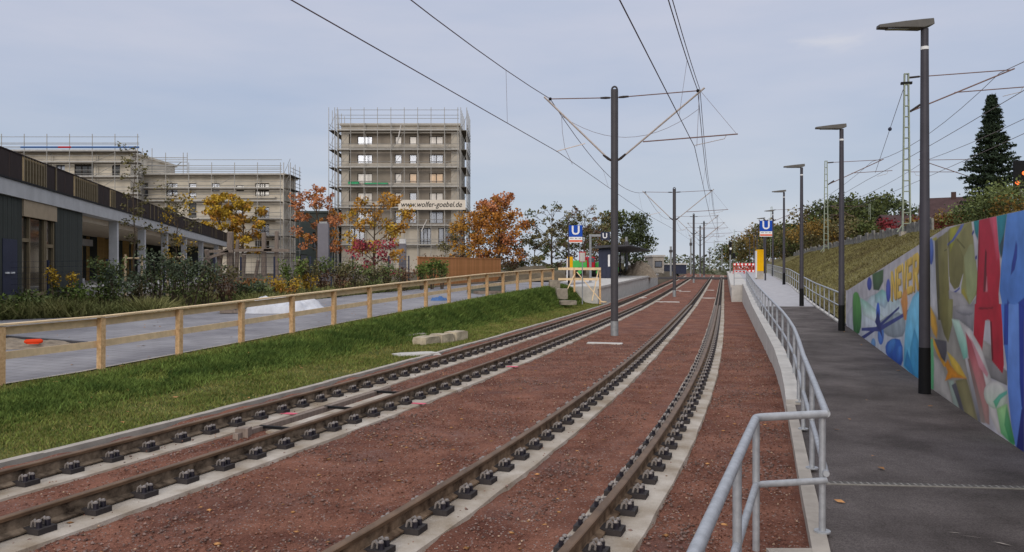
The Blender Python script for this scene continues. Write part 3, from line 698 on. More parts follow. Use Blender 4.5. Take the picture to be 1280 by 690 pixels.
for Y, X, lb in [(58.4, 11.85, 'second catenary mast along the gravel, beyond the left platform'), (92, 20.9, 'third catenary mast, small in the distance'),
                 (125, 29.4, 'fourth catenary mast, near the far end of the tracks'), (110, 26.4, 'catenary pole just right of the third mast'), (160, 37.6, 'farthest catenary mast at the end of the line')]:
    dup(mast0, (X, Y, zt(Y)), label=lb)
SUP = [-10, 25.6, 58.4, 92, 125, 160]
def sup(Y, s):
    X = float(np.interp(Y, [-10, 25.6, 58.4, 92, 125, 160], [0, 3.28, 11.85, 20.9, 29.4, 38.7])); c, q = .9666, .2562
    return X, c, q
def wire_pts(side, contact):
    out = []
    for a, b in zip(SUP, SUP[1:]):
        def end(Y):
            if Y == -10:
                fn = XL if side < 0 else XR
                e = {(-1, False): (-8.6, -10, 7.7), (-1, True): (-9.8, -10, 5.95), (1, False): (-4.2, -10, 7.7), (1, True): (-5.0, -10, 5.95)}[(side, contact)]
                return Vector(e)
            X, c, q = sup(Y, side); d = side * ((1.85 if side < 0 else 2.5) if contact else (2.1 if side < 0 else 2.6))
            return Vector((X + c*d, Y - q*d, zt(Y) + (5.96 if contact else 7.7)))
        A, B = end(a), end(b)
        n = 14
        for i in range(n + (1 if b == SUP[-1] else 0)):
            t = i / n; p = A.lerp(B, t)
            if not contact: p.z -= (1.0 if a > -10 else .7) * 4 * t * (1 - t)
            out.append(p)
    return out
WP = {}
for s, nm in ((-1, 'left'), (1, 'right')):
    for c, nn in ((True, 'contact'), (False, 'messenger')):
        p = wire_pts(s, c); WP[s, c] = p
        if c: tag(MB().tube(p, .011, 5).build('contact_wire', M_WIRE), f'lower dark contact wire strung above the {nm} track', 'overhead wire')
        else:
            m_ = MB().tube(p, .012, 5)
            if s > 0: m_.tube([q + Vector((.07, 0, .02)) for q in p], .010, 5)
            mw = tag(m_.build('messenger_wire', M_WIRE), f'upper sagging messenger wire above the {nm} track' + (', a close pair of strands' if s > 0 else ''), 'overhead wire')
    for i in range(5, len(p) - 1, 7):
        if i % 14 == 0: continue
        a, b = WP[s, False][i], WP[s, True][i]
        if a.z - b.z < .15: continue
        MB().tube([a, b], .0045, 4).build('dropper', M_WIREL, mw)
jp = [at(702, 145, 26.1)]
for t in np.linspace(.08, .92, 12): jp.append(at(702 + (873.7 - 702) * t, 145 - 9 * t + 4 * 31 * t * (1 - t), 26.1 - 1.2 * t))
jp.append(at(873.7, 136, 24.9))
tag(MB().tube(jp, .007, 5).build('jumper_cable', M_WIREL), 'slack jumper cable looping behind the nearest catenary mast', 'cable')
tag(MB().tube([at(702, 145, 26.1), at(703, 165, 26.1), at(706, 185, 26.1), at(715.5, 205.5, 26.1)], .007, 5).build('jumper_cable', M_WIREL), 'short drooping cable left of the nearest catenary mast', 'cable')
tag(MB().tube([at(874.3, 113, 24.9), at(872.5, 150, 24.9), at(871, 183, 24.9)], .007, 5).build('jumper_cable', M_WIREL), 'vertical cable hanging at the right arm of the nearest catenary mast', 'cable')

# ------------------------------------------------------------------ painted wall on the right
mw_ = thing('mural_wall', 'concrete wall with a colourful painted mural of huge letters beside the ramp', 'painted wall', (muralX(12.5), 12.5, zp(12.5)))
Ym = [-6, -2, 2, 6, 9, 12.5, 15, 18, 21, 25]; vs = []; fs = []
for i, Y in enumerate(Ym):
    x = muralX(Y); vs += [(x, Y, -.3), (x, Y, muralTop(Y)), (x + .24, Y - .07, muralTop(Y)), (x + .24, Y - .07, -.3)]
    if i: fs += [((i-1)*4+k, (i-1)*4+(k+1) % 4, i*4+(k+1) % 4, i*4+k) for k in range(4)]
MB().add(vs, fs + [(0, 1, 2, 3), tuple(len(vs) - 4 + k for k in (3, 2, 1, 0))]).build('wall', mat('mural_ground', '#aaa6aa', .8, .12, 1.2, .05, 60, hex2='#bdb9bb'), mw_)
M_MUR = bpy.data.materials.new('mural_paint'); M_MUR.use_nodes = True
_t = M_MUR.node_tree; _b = _t.nodes['Principled BSDF']; _b.inputs['Roughness'].default_value = .6; _b.inputs['Specular IOR Level'].default_value = .25
_va = N(_t, 'ShaderNodeVertexColor'); _va.layer_name = 'paint'
_n = N(_t, 'ShaderNodeTexNoise'); _n.inputs['Scale'].default_value = 2.5; _n.inputs['Detail'].default_value = 7; _tc = N(_t, 'ShaderNodeTexCoord'); _t.links.new(_tc.outputs['Object'], _n.inputs[0])
_mr = N(_t, 'ShaderNodeMapRange'); _mr.inputs[1].default_value = .3; _mr.inputs[2].default_value = .7; _mr.inputs[3].default_value = .8; _mr.inputs[4].default_value = 1.18; _t.links.new(_n.outputs[0], _mr.inputs[0])
_vm = N(_t, 'ShaderNodeVectorMath', operation='SCALE'); _t.links.new(_va.outputs[0], _vm.inputs[0]); _t.links.new(_mr.outputs[0], _vm.inputs['Scale']); _t.links.new(_vm.outputs[0], _b.inputs['Base Color'])
mur_n = [0]
# the painting is one flat print on the wall: a fine grid of painted points
gu = np.arange(1057.4, 1284.5, .42); gv = np.linspace(0, 1, 170); GP = []; 
for x_ in gu:
    Yq_ = 3.1 / ((x_ - CX) / F - .295); zb0, zt0 = zp(Yq_) - .01, muralTop(Yq_) - .003
    for v_ in gv: z_ = zb0 + (zt0 - zb0) * v_; GP.append((muralX(Yq_) - .004, Yq_ + .001, z_, x_, Y0 + (HC - z_) / Yq_ * F))
GP = np.array(GP); GX = GP[:, 3]; GY = GP[:, 4]; GC = np.tile(np.array(rgb('#b2aeb2')), (len(GP), 1))
def wp(x, y, lift):
    Y = 3.1 / ((x - CX) / F - .295); z = HC - (y - Y0) / F * Y
    z = min(z, muralTop(Y) - .004); z = max(z, zp(Y) - .02)
    return (muralX(Y) - lift * .96, Y + lift * .28, z)
def clip_tri(poly):                              # ear clipping for simple polygons
    idx = list(range(len(poly))); out = []
    A = sum(poly[i][0]*poly[(i+1) % len(poly)][1] - poly[(i+1) % len(poly)][0]*poly[i][1] for i in range(len(poly)))
    if A < 0: idx.reverse()
    cr_ = lambda a, b, c: (b[0]-a[0])*(c[1]-a[1]) - (b[1]-a[1])*(c[0]-a[0])
    g = 0
    while len(idx) > 3 and g < 400:
        g += 1
        for k in range(len(idx)):
            i, j, l = idx[k-1], idx[k], idx[(k+1) % len(idx)]; a, b, c = poly[i], poly[j], poly[l]
            if cr_(a, b, c) <= 0: continue
            if any(cr_(a, b, poly[q]) >= 0 and cr_(b, c, poly[q]) >= 0 and cr_(c, a, poly[q]) >= 0 for q in idx if q not in (i, j, l)): continue
            out.append((i, j, l)); idx.pop(k); break
        else: break
    out.append(tuple(idx)); return out
def paint(name, tr, poly, c1, c2=None, smooth=0, axis='y'):
    X0, Yo, s_ = tr; P = [(X0 + a / s_, Yo + b / s_) for a, b in poly]
    for _ in range(smooth):
        Q = []
        for i in range(len(P)):
            a, b = P[i], P[(i+1) % len(P)]; Q += [(a[0]*.75+b[0]*.25, a[1]*.75+b[1]*.25), (a[0]*.25+b[0]*.75, a[1]*.25+b[1]*.75)]
        P = Q
    P = np.array(P); soft = {'painted_shape': 1.3, 'painted_oval': .8, 'painted_stroke': .8, 'painted_letter': .5}[name]
    lo, hi = P.min(0) - soft, P.max(0) + soft
    sel = np.where((GX >= lo[0]) & (GX <= hi[0]) & (GY >= lo[1]) & (GY <= hi[1]))[0]
    if not len(sel): return
    x, y = GX[sel], GY[sel]; d = np.full(len(sel), 1e9); ins = np.zeros(len(sel), bool)
    for a, b in zip(P, np.roll(P, -1, 0)):
        e = b - a; q = max((e * e).sum(), 1e-9); t = np.clip(((x - a[0]) * e[0] + (y - a[1]) * e[1]) / q, 0, 1)
        d = np.minimum(d, np.hypot(x - a[0] - t * e[0], y - a[1] - t * e[1]))
        if abs(e[1]) > 1e-9: ins ^= ((a[1] > y) != (b[1] > y)) & (x < a[0] + (y - a[1]) / e[1] * e[0])
    sd_ = np.where(ins, d, -d); cov = np.clip(.5 + sd_ / soft, 0, 1)[:, None]
    k = 1 if axis == 'y' else 0; g_ = np.clip(((y if k else x) - P[:, k].min()) / max(P[:, k].max() - P[:, k].min(), .01), 0, 1)[:, None]
    c1 = np.array(rgb(c1)); c2 = np.array(rgb(c2)) if c2 else c1 * .92
    col = c1 + (c2 - c1) * g_
    if name in ('painted_oval', 'painted_shape'):       # airbrushed rims, as sprayed
        col = col * (.84 + .30 * np.clip(d / (5.0 if name == 'painted_shape' else 3.5), 0, 1))[:, None]
    GC[sel] = GC[sel] * (1 - cov) + col * cov
def ell(cx, cy, rx, ry, tilt=0, n=18):
    return [(cx + rx*math.cos(t)*math.cos(tilt) - ry*math.sin(t)*math.sin(tilt), cy + rx*math.cos(t)*math.sin(tilt) + ry*math.sin(t)*math.cos(tilt)) for t in [2*math.pi*i/n for i in range(n)]]
TD = (1020, 240, 528/260); TA = (1040, 240, 604/140); TB = (1140, 250, 4.6); TCc = (1140, 380, 3.45)
pa = paint
# background washes
pa('painted_shape', TD, [(78,345),(80,300),(120,270),(200,240),(262,200),(268,330),(265,478),(225,450),(180,418),(120,380)], '#b3afb3', '#9aa3ae', 1)
pa('painted_shape', TD, [(112,300),(150,252),(200,262),(232,300),(215,345),(150,352),(120,340)], '#a9bfc2', '#bcc0c8', 1)
pa('painted_shape', TD, [(112,268),(132,280),(175,318),(150,330),(120,312)], '#8fc2ae', '#c9cdd0', 0)
pa('painted_shape', TD, [(150,262),(168,246),(190,262),(176,296),(150,280)], '#7fb5ae', '#a7b7c6', 0)
pa('painted_shape', TD, [(165,320),(225,300),(230,365),(190,372),(160,345)], '#8e9aa0', '#7a838c', 1)
pa('painted_shape', TD, [(93,262),(100,252),(110,258),(117,300),(114,356),(100,364),(94,350)], '#5fa04f', '#2b5c35', 1)
pa('painted_shape', TD, [(143,208),(172,196),(171,228),(160,250),(146,248)], '#4c6b43', '#354a34', 0)
for e, a, b in [((136,233,6,17), '#4653a8', '#2d3a86'), ((184,250,6,30), '#5767b8', '#33409a'), ((158,308,5,28), '#3b62c2', '#28489c'), ((165,362,8,26), '#5a86c4', '#365fae'), ((146,385,6,14), '#6c95c0', '#4a6d9c'), ((100,420,1,1), '#5a86c4', '#365fae')]:
    pa('painted_oval', TD, ell(*e), a, b)
pa('painted_shape', TD, [(176,385),(196,370),(220,376),(222,445),(200,432),(178,415)], '#2c62b2', '#1c3f8e', 1)
pa('painted_oval', TD, ell(192,392,9,20,.3), '#4a86c8', '#2757a6'); pa('painted_oval', TD, ell(212,412,8,22,.1), '#3f78c2', '#1f4a9c')
pa('painted_stroke', TD, [(114,368),(150,345),(205,296),(212,290),(212,296),(160,346),(118,376)], '#2c3674')
pa('painted_stroke', TD, [(116,345),(160,342),(215,312),(262,280),(264,288),(215,322),(162,354),(116,352)], '#3a4382')
pa('painted_stroke', TD, [(150,330),(158,300),(164,330),(170,372),(160,350)], '#28306c')
pa('painted_shape', TD, [(222,442),(226,360),(232,306),(246,266),(258,252),(268,258),(268,478),(240,462)], '#7fc0dc', '#3f9cc4', 0)
pa('painted_shape', TD, [(240,395),(250,345),(260,375),(268,425),(268,478),(238,460)], '#4d9fc8', '#2f84b2', 0)
pa('painted_shape', TD, [(224,440),(232,400),(244,440),(250,470)], '#2f87bd', '#2b76a8', 0)
# yellow lettering N E V E R
STROKES = {'N': [[(0,0),(.26,0),(.26,1),(0,1)], [(.05,0),(.32,0),(.95,1),(.68,1)], [(.74,0),(1,0),(1,1),(.74,1)]],
           'E': [[(0,0),(.3,0),(.3,1),(0,1)], [(0,0),(1,0),(1,.2),(0,.2)], [(0,.41),(.85,.41),(.85,.6),(0,.6)], [(0,.8),(1,.8),(1,1),(0,1)]],
           'V': [[(0,0),(.3,0),(.62,1),(.38,1)], [(.7,0),(1,0),(.62,1),(.38,1)]],
           'R': [[(0,0),(.3,0),(.3,1),(0,1)], [(0,0),(.8,0),(1,.12),(1,.42),(.8,.56),(0,.56),(0,.38),(.62,.38),(.68,.3),(.62,.18),(0,.18)], [(.3,.5),(.62,.5),(1,1),(.68,1)]]}
def letter(ch, q, c1, c2, tr):
    (ax, ay), (bx, by), (cx_, cy_), (dx, dy) = q     # tl tr br bl
    for st in STROKES[ch]:
        P = []
        for u, v in st:
            P.append((ax*(1-u)*(1-v) + bx*u*(1-v) + cx_*u*v + dx*(1-u)*v, ay*(1-u)*(1-v) + by*u*(1-v) + cy_*u*v + dy*(1-u)*v))
        pa('painted_letter', tr, P, c1, c2)
tops = lambda x: 428 - (x - 320) * .73; bots = lambda x: 588 - (x - 320) * .42
xs = [(318, 347), (351, 374), (376, 402), (404, 432), (436, 470)]
for ch, (a, b) in zip('NEVER', xs):
    letter(ch, [(a+4, tops(a)+7), (b+4, tops(b)+7), (b+5, bots(b)+6), (a+5, bots(a)+6)], '#a08a48', '#8d7540', TA)
    letter(ch, [(a, tops(a)), (b, tops(b)), (b, bots(b)), (a, bots(a))], '#d9ba58', '#c79f4a', TA)
pa('painted_shape', TA, [(372,590),(384,540),(404,520),(410,600),(402,690),(390,690)], '#d59a55', '#c77d48')
# M in olive
pa('painted_shape', TCc, [(80,0),(175,0),(200,150),(235,240),(300,515),(240,490),(180,430),(92,372),(82,150)], '#8a8681', '#857f74')
pa('painted_shape', TCc, [(95,150),(150,160),(152,205),(140,262),(112,212)], '#5d5a60', '#514e54', 0)
pa('painted_shape', TB, [(100,235),(128,222),(140,500),(160,690),(104,610)], '#aab0bd', '#b9b6b6')
pa('painted_oval', TB, ell(112,295,14,78), '#5e79b8', '#3a4f9a')
pa('painted_shape', TB, [(116,225),(140,212),(148,222),(136,238)], '#b5ad45')
pa('painted_letter', TB, [(132,236),(152,224),(166,690),(152,690),(140,470)], '#5e5a3c', '#4f4c36')
pa('painted_letter', TB, [(148,222),(205,180),(211,420),(220,560),(226,690),(164,690),(156,420)], '#8b8558', '#77713f')
pa('painted_shape', TB, [(205,182),(222,160),(300,134),(352,120),(362,300),(320,420),(215,440)], '#8f8a55', '#7b7648')
pa('painted_letter', TB, [(208,215),(250,205),(300,290),(296,420),(272,500),(245,515),(218,470)], '#7b764a', '#746f46')
pa('painted_letter', TB, [(262,225),(310,150),(344,128),(356,230),(386,490),(372,545),(335,602),(290,590),(284,500),(298,420),(300,330)], '#827d52', '#8f8f5c')
pa('painted_letter', TB, [(300,330),(330,262),(352,250),(386,490),(335,602),(318,540)], '#8e9068', '#97a272')
pa('painted_shape', TB, [(284,520),(300,505),(318,560),(330,600),(290,590)], '#a59a45', '#8c7f30')
pa('painted_shape', TB, [(222,162),(262,150),(250,225),(238,262),(222,300),(218,230)], '#a5a343', '#8f8f3d', 0)
pa('painted_stroke', TB, [(284,142),(302,134),(288,168),(240,236),(206,262),(204,254),(232,228),(262,180)], '#6d79b0', '#4a5796', 0)
pa('painted_stroke', TB, [(188,288),(204,282),(216,240),(222,232),(214,262),(200,288),(186,292)], '#4a4a38')
pa('painted_stroke', TB, [(262,222),(308,275),(302,278),(258,228)], '#55522f'); pa('painted_stroke', TB, [(226,535),(262,515),(276,500),(276,512),(250,535),(230,542)], '#3c4a96')
pa('painted_shape', TB, [(344,122),(358,118),(364,200),(382,250),(376,360),(364,340),(356,230)], '#c6c6ca', '#b3b1b6')
pa('painted_stroke', TB, [(346,190),(358,170),(360,186),(348,206)], '#34407e'); pa('painted_stroke', TB, [(364,326),(376,316),(376,336),(366,344)], '#34407e')
pa('painted_shape', TB, [(355,118),(390,104),(386,170),(380,232),(364,190)], '#2f8a8c', '#266a72')
# grey spheres
pa('painted_shape', TB, [(212,520),(290,540),(335,606),(380,545),(368,690),(226,690)], '#a19d9e', '#8a8686', 0)
pa('painted_shape', TCc, [(176,10),(280,0),(275,40),(265,120),(230,90),(180,62)], '#8f8b8d', '#77767a', 0)
pa('painted_oval', TCc, ell(228,26,42,22,.2), '#a8a4a4', '#75747a')
pa('painted_shape', TCc, [(298,215),(350,235),(412,290),(412,352),(330,315),(300,270)], '#8b8685', '#6c6969', 0)
pa('painted_shape', TCc, [(302,150),(345,180),(350,250),(302,226)], '#a39d97', '#8c8783')
# red A
pa('painted_letter', TB, [(383,225),(388,105),(402,100),(402,300),(394,470),(384,690),(364,690),(376,470)], '#8c2638', '#7d2030')
pa('painted_letter', TB, [(388,105),(485,80),(497,230),(512,400),(506,470),(500,540),(508,690),(368,690),(380,450),(392,260)], '#b52e44', '#b22436')
pa('painted_shape', TB, [(444,96),(486,80),(497,230),(508,330),(488,352),(470,220)], '#cf5a70', '#c04055')
pa('painted_shape', TB, [(424,282),(432,300),(430,400),(436,520),(412,530),(416,420)], '#5a1a24', '#7a3038')
pa('painted_shape', TB, [(432,440),(437,525),(424,530)], '#d78b92')
pa('painted_letter', TCc, [(272,0),(388,0),(398,262),(392,300),(346,244),(338,72),(318,66),(302,222),(266,150)], '#ad2536', '#a31f30')
pa('painted_stroke', TCc, [(284,18),(300,12),(330,16),(352,12),(350,20),(300,24)], '#7a1b28')
pa('painted_stroke', TCc, [(338,72),(346,76),(352,240),(346,244)], '#6d1824')
# teal between A and R, then the blue R
pa('painted_shape', TB, [(487,80),(552,64),(540,150),(528,240),(512,330),(502,290)], '#2f8694', '#2b6a76')
pa('painted_shape', TB, [(506,262),(532,190),(528,300),(514,340)], '#3f545c', '#344850')
pa('painted_shape', TB, [(508,345),(524,330),(520,420),(510,420)], '#b9b4b4')
pa('painted_letter', TB, [(552,64),(600,50),(660,28),(660,690),(545,690),(520,600),(506,520),(514,380),(532,230)], '#5d8bd0', '#4f7ac4')
pa('painted_shape', TB, [(600,235),(608,262),(606,330),(592,400),(570,432),(576,370),(590,300)], '#3549a0', '#2c3d90')
pa('painted_letter', TCc, [(385,0),(483,-6),(483,648),(448,612),(430,520),(416,380),(410,260),(398,176)], '#507bc6', '#3b62b0')
pa('painted_shape', TB, [(550,570),(566,600),(566,690),(545,690)], '#32479c')
pa('painted_shape', TCc, [(400,0),(428,0),(420,90),(418,176),(397,176)], '#2d46a0', '#28408f')
pa('painted_letter', TCc, [(418,0),(462,0),(470,180),(474,320),(480,450),(458,612),(446,606),(428,500),(414,360)], '#6a92d8', '#5c7fca')
pa('painted_shape', TCc, [(462,-6),(486,-6),(486,480),(474,440),(466,340),(464,160)], '#2c3f9c', '#28368a')
pa('painted_shape', TCc, [(474,455),(486,445),(486,655),(452,622)], '#2a2f78', '#232a6c')
pa('painted_shape', TB, [(612,590),(650,560),(660,560),(660,640)], '#2c3f98')
# lower middle of the wall
pa('painted_letter', TCc, [(116,-20),(178,-20),(174,90),(157,166),(140,132),(122,60)], '#7a7444', '#6b653f')
pa('painted_shape', TCc, [(156,-20),(178,-20),(174,90),(157,166)], '#8e8a58', '#807b50')
pa('painted_shape', TCc, [(92,222),(128,250),(150,330),(178,432),(140,402),(96,376)], '#b5b0ac', '#aaa59f', 0)
pa('painted_shape', TCc, [(158,330),(180,330),(205,455),(180,432)], '#a0b0a4', '#94a096')
pa('painted_shape', TCc, [(188,330),(236,320),(258,400),(284,502),(232,480),(206,400)], '#7b744f', '#857d5a')
pa('painted_shape', TCc, [(172,350),(190,340),(228,470),(212,462)], '#5a5860')
pa('painted_shape', TCc, [(172,64),(205,70),(252,112),(246,160),(240,232),(224,238),(204,170)], '#b9cfc0', '#76b4a2')
pa('painted_shape', TCc, [(204,70),(252,108),(300,190),(345,330),(392,562),(372,556),(310,420),(262,280),(236,160)], '#c2bcb9', '#b6b0aa')
pa('painted_shape', TCc, [(232,120),(262,168),(300,262),(330,390),(336,522),(318,512),(290,430),(262,320),(244,220)], '#b04a58', '#a5857c', 0)
pa('painted_stroke', TCc, [(236,240),(250,232),(300,420),(318,515),(300,512),(262,380)], '#84605a', '#8d8078')
pa('painted_stroke', TCc, [(230,235),(240,232),(286,440),(298,510),(288,506),(262,400)], '#b8b4b4', '#6f6d74')
pa('painted_stroke', TCc, [(250,140),(262,160),(330,300),(326,318),(290,270)], '#c98a92')
pa('painted_oval', TCc, ell(362,392,50,62,-.3), '#c4bfba', '#a9b7a2')
pa('painted_shape', TCc, [(352,420),(378,390),(412,372),(412,388),(384,410),(364,450)], '#5fb0a2', '#62b07f')
pa('painted_shape', TCc, [(366,452),(412,428),(428,520),(446,604),(440,614),(385,558)], '#9cc487', '#3f9a63', 0)
pa('painted_shape', TCc, [(408,440),(424,500),(446,602),(420,590),(400,520)], '#6db07a', '#2f8550')
pa('painted_shape', TCc, [(80,8),(104,60),(112,108),(108,150),(94,128),(82,92)], '#d0a23a', '#c18c32')
pa('painted_stroke', TCc, [(80,142),(96,150),(128,232),(152,262),(140,272),(112,222)], '#c8922e', '#d39a34')
pa('painted_shape', TCc, [(152,204),(182,232),(206,262),(238,322),(198,306),(170,262)], '#cdb04a', '#c9a03c')
pa('painted_shape', TCc, [(142,262),(156,238),(166,262),(200,302),(238,322),(176,318),(143,332),(156,292)], '#d08a2a', '#cf8428')
pa('painted_stroke', TCc, [(82,152),(92,148),(96,260),(94,372),(82,366)], '#63a774', '#4f9a68')
GC *= 1.15
nv_ = len(gv); I_ = (np.arange(len(gu) - 1)[:, None] * nv_ + np.arange(nv_ - 1)[None]).ravel()
me = np_mesh('painting', GP[:, :3] - np.array(WL[mw_.name]), np.stack([I_, I_ + nv_, I_ + nv_ + 1, I_ + 1], 1), M_MUR)
_a = me.color_attributes.new('paint', 'FLOAT_COLOR', 'POINT'); _a.data.foreach_set('color', np.concatenate([GC, np.ones((len(GC), 1))], 1).astype(np.float32).ravel())
put('painting', me, mw_)
# the painting goes on past the blue letter (plain colour fields)
def wallpoly(name, pts, c1, c2):
    global mur_n
    mur_n[0] += 1; lift = .003 + .0004 * mur_n[0]; off_ = WL[mw_.name]
    V = [Vector((muralX(Y) - lift*.96, Y + lift*.28, z)) - off_ for Y, z in pts]
    me = bpy.data.meshes.new(name); me.from_pydata([tuple(v) for v in V], [], clip_tri(pts)); me.materials.append(M_MUR)
    a_ = me.color_attributes.new('paint', 'FLOAT_COLOR', 'POINT')
    for i in range(len(pts)): a_.data[i].color = (*Vector(rgb(c1)).lerp(Vector(rgb(c2)), i / len(pts)), 1)
    put(name, me, mw_)
wallpoly('painted_shape', [(8.86, .1), (8.86, 2.84), (7.6, 2.84), (7.9, 1.4), (7.5, .1)], '#4f7ac4', '#2c3f9c')
wallpoly('painted_shape', [(7.9, .1), (7.6, 2.84), (5.2, 2.84), (5.8, .1)], '#2f8694', '#c9a03c')
wallpoly('painted_shape', [(5.6, .1), (5.2, 2.84), (1.5, 2.84), (2.5, .1)], '#8c2638', '#b3afb3')

# ------------------------------------------------------------------ railway on the embankment
rb = thing('retaining_boards', 'row of weathered grey boards holding the top of the embankment', 'board wall', (TL(46) + 10.4, 46, 4.1))
Y = 41.0
BRD = [MB().box((-.05, -.49, -.5), (.05, .49, h)).mesh('board', mat('grey_board', '#6e6c68', .9, .3, 2.5, .3, 20, hex2='#8c8a84')) for h in (.62, .74, .84, .70)]
while Y < 125:
    x = TL(Y) + 10.5
    put('board', random.choice(BRD), rb, (x - WL[rb.name].x + random.uniform(-.05, .05), Y - 46, 4.0 - 4.1 + random.uniform(-.08, .1)), (random.uniform(-.03, .03), random.uniform(-.05, .1), -.262))
    Y += .99
def lattice_mast(label, X, Y, z, H, arm=None):
    g = thing('lattice_mast', label, 'railway mast', (X, Y, z), -.26, 'grey lattice masts of the railway on the embankment')
    wb, wt = .42, .2
    def wd(h): return wb + (wt - wb) * h / H
    for sx in (-1, 1):
        MB().bar((sx*wb/2, 0, 0), (sx*wt/2, 0, H), .07, .22, (0, 1, 0)).build('chord', M_LATT, g, world=False)
    n = int(H / .62)
    for i in range(1, n + 1):
        h = H * i / n; a = wd(h) / 2 - .02
        MB().box((-a, -.085, h - .05), (a, .085, h)).build('batten', M_LATT, g, world=False)
    MB().box((-.35, -.3, -.4), (.35, .3, .12)).build('footing', M_CONC, g, world=False)
    for sx in (-1, 1): MB().bar((sx*.5, 0, .1), (sx*.2, 0, .55), .06, .06).build('foot_brace', M_LATT, g, world=False)
    if arm:
        s, L, h1, h2 = arm                             # direction, length, heights of upper tie and strut foot
        MB().tube([(s*.1, 0, h1), (s*.5, 0, h1 + .02), (s*L, 0, h1 + .12)], .03, 6).build('tie_bar', M_ARMR, g, world=False)
        MB().tube([(s*.15, 0, h1), (s*.7, 0, h1 + .03)], .06, 8).build('insulator', M_FRAME, g, world=False)
        MB().tube([(s*.15, 0, h2), (s*(L + .1), 0, h1 + .18)], .04, 6).build('strut', M_ARM if H < 9 else M_ARMR, g, world=False)
        MB().tube([(s*.2, 0, h2 + .02), (s*.75, 0, h2 + .4)], .065, 8).build('insulator', M_FRAME, g, world=False)
        MB().tube([(s*L*.46, 0, h2 + (h1 - h2)*.5), (s*(L + .9), 0, h2 + (h1 - h2)*.56)], .03, 6).build('registration_tube', M_ARMR, g, world=False)
        MB().tube([(s*(L + .5), 0, h2 + (h1-h2)*.55), (s*(L + .4), 0, h2 + (h1-h2)*.42), (s*(L - .5), 0, h2 + (h1-h2)*.32)], .018, 5).build('steady_arm', M_ARM, g, world=False)
    return g
lm = lattice_mast('tallest lattice mast, right behind the nearest street lamp', px(1133, 46.7), 46.7, 4.2, 9.35, (1, 5.5, 9.1, 7.1))
MB().box((-.3, -.12, 8.72), (.3, .12, 8.85)).build('cross_plate', M_BLACK, lm, world=False)
lattice_mast('lattice mast rising from the embankment between the second and third street lamps', px(1032.5, 80), 80, 3.75, 9.2, (1, 5.2, 9.0, 6.8))
lattice_mast('small far lattice mast before the round green trees', px(1087, 140), 140, 4.0, 9.5, (-1, 6.3, 9.1, 6.0))
lattice_mast('lattice mast in front of the tall dark fir', px(1237, 80.6), 80.6, 4.2, 9.3, (-1, 6.4, 9.0, 6.6))
lattice_mast('lattice mast rising behind the right blue U sign', px(964.5, 145), 145, 3.8, 9.6, (1, 5.5, 9.0, 6.9))
lattice_mast('far lattice mast left of the red and white barrier', px(918, 236), 236, 2.5, 11.2, (1, 5.5, 10.6, 8.3))
lattice_mast('farthest lattice mast, beside the vanishing tracks', px(893, 260), 260, 2.0, 9.5, (1, 5, 9.0, 7))
def rwire(label, pts, r=.022, nm='railway_wire'):
    out = []
    for a, b in zip(pts, pts[1:]):
        a, b = Vector(a), Vector(b); n = 10
        for i in range(n): 
            t = i/n; p = a.lerp(b, t); p.z -= pts_sag * 4*t*(1-t); out.append(p)
    out.append(Vector(pts[-1])); return tag(MB().tube(out, r, 4).build(nm, M_WIREL), label, 'overhead wire')
def tp(t, Y, z): return (TL(Y) + t - max(0, (Y - 60)) * .03, Y, z)
pts_sag = .9; rwire('upper messenger wire of the near railway line on the embankment', [tp(15.6, 10, 13.5), tp(15.7, 46, 13.4), tp(15.2, 80, 12.9), tp(15.2, 145, 13), tp(15, 236, 13)])
pts_sag = .1; rwire('lower contact wire of the near railway line on the embankment', [tp(15.0, 10, 11.4), tp(15.4, 46, 11.4), tp(14.6, 80, 11.0), tp(15.2, 145, 11.0), tp(15, 236, 11)])
pts_sag = .9; rwire('upper messenger wire of the far railway line behind the fir side masts', [tp(20.5, 10, 13.4), tp(20.6, 80, 13.0), tp(19.6, 140, 13.0), tp(19, 236, 13)])
pts_sag = .1; rwire('lower contact wire of the far railway line behind the fir side masts', [tp(20.0, 10, 11.4), tp(20.4, 80, 11.2), tp(20.0, 140, 11), tp(19, 236, 11)])
gw = thing('guy_wire', 'thin slanting guy wire with a round dark insulator left of the tallest lattice mast', 'guy wire', (px(1131, 46.7), 46.7, 12.2))
a = at(1129, 112, 46.7); b = at(1094, 216, 75)
MB().tube([a, b], .018, 4).build('wire', M_WIREL, gw)
p = a.lerp(b, .36); MB().blob(p, .14, .14, .14).build('insulator', M_SHEL, gw)
sg = thing('rail_signal', 'black railway signal board showing two orange red lights at the right edge', 'signal', (px(1277, 44), 44, 4.2), -.1)
MB().bar((0, 0, 0), (0, 0, 2.6), .16, .16).build('post', M_LATT, sg, world=False)
MB().box((-.42, -.1, 2.3), (.5, .1, 3.9)).build('signal_board', M_BLACK, sg, world=False, bevel=.04)
M_LIT = bpy.data.materials.new('signal_light'); M_LIT.use_nodes = True; _b = M_LIT.node_tree.nodes['Principled BSDF']
_b.inputs['Base Color'].default_value = (.8, .12, .02, 1); _b.inputs['Emission Color'].default_value = (1, .16, .03, 1); _b.inputs['Emission Strength'].default_value = 1.5
for (x, z) in ((.08, 3.2), (-.28, 2.66)): MB().tube([(x, -.1, z), (x, -.16, z)], .11, 14).build('signal_light', M_LIT, sg, world=False)

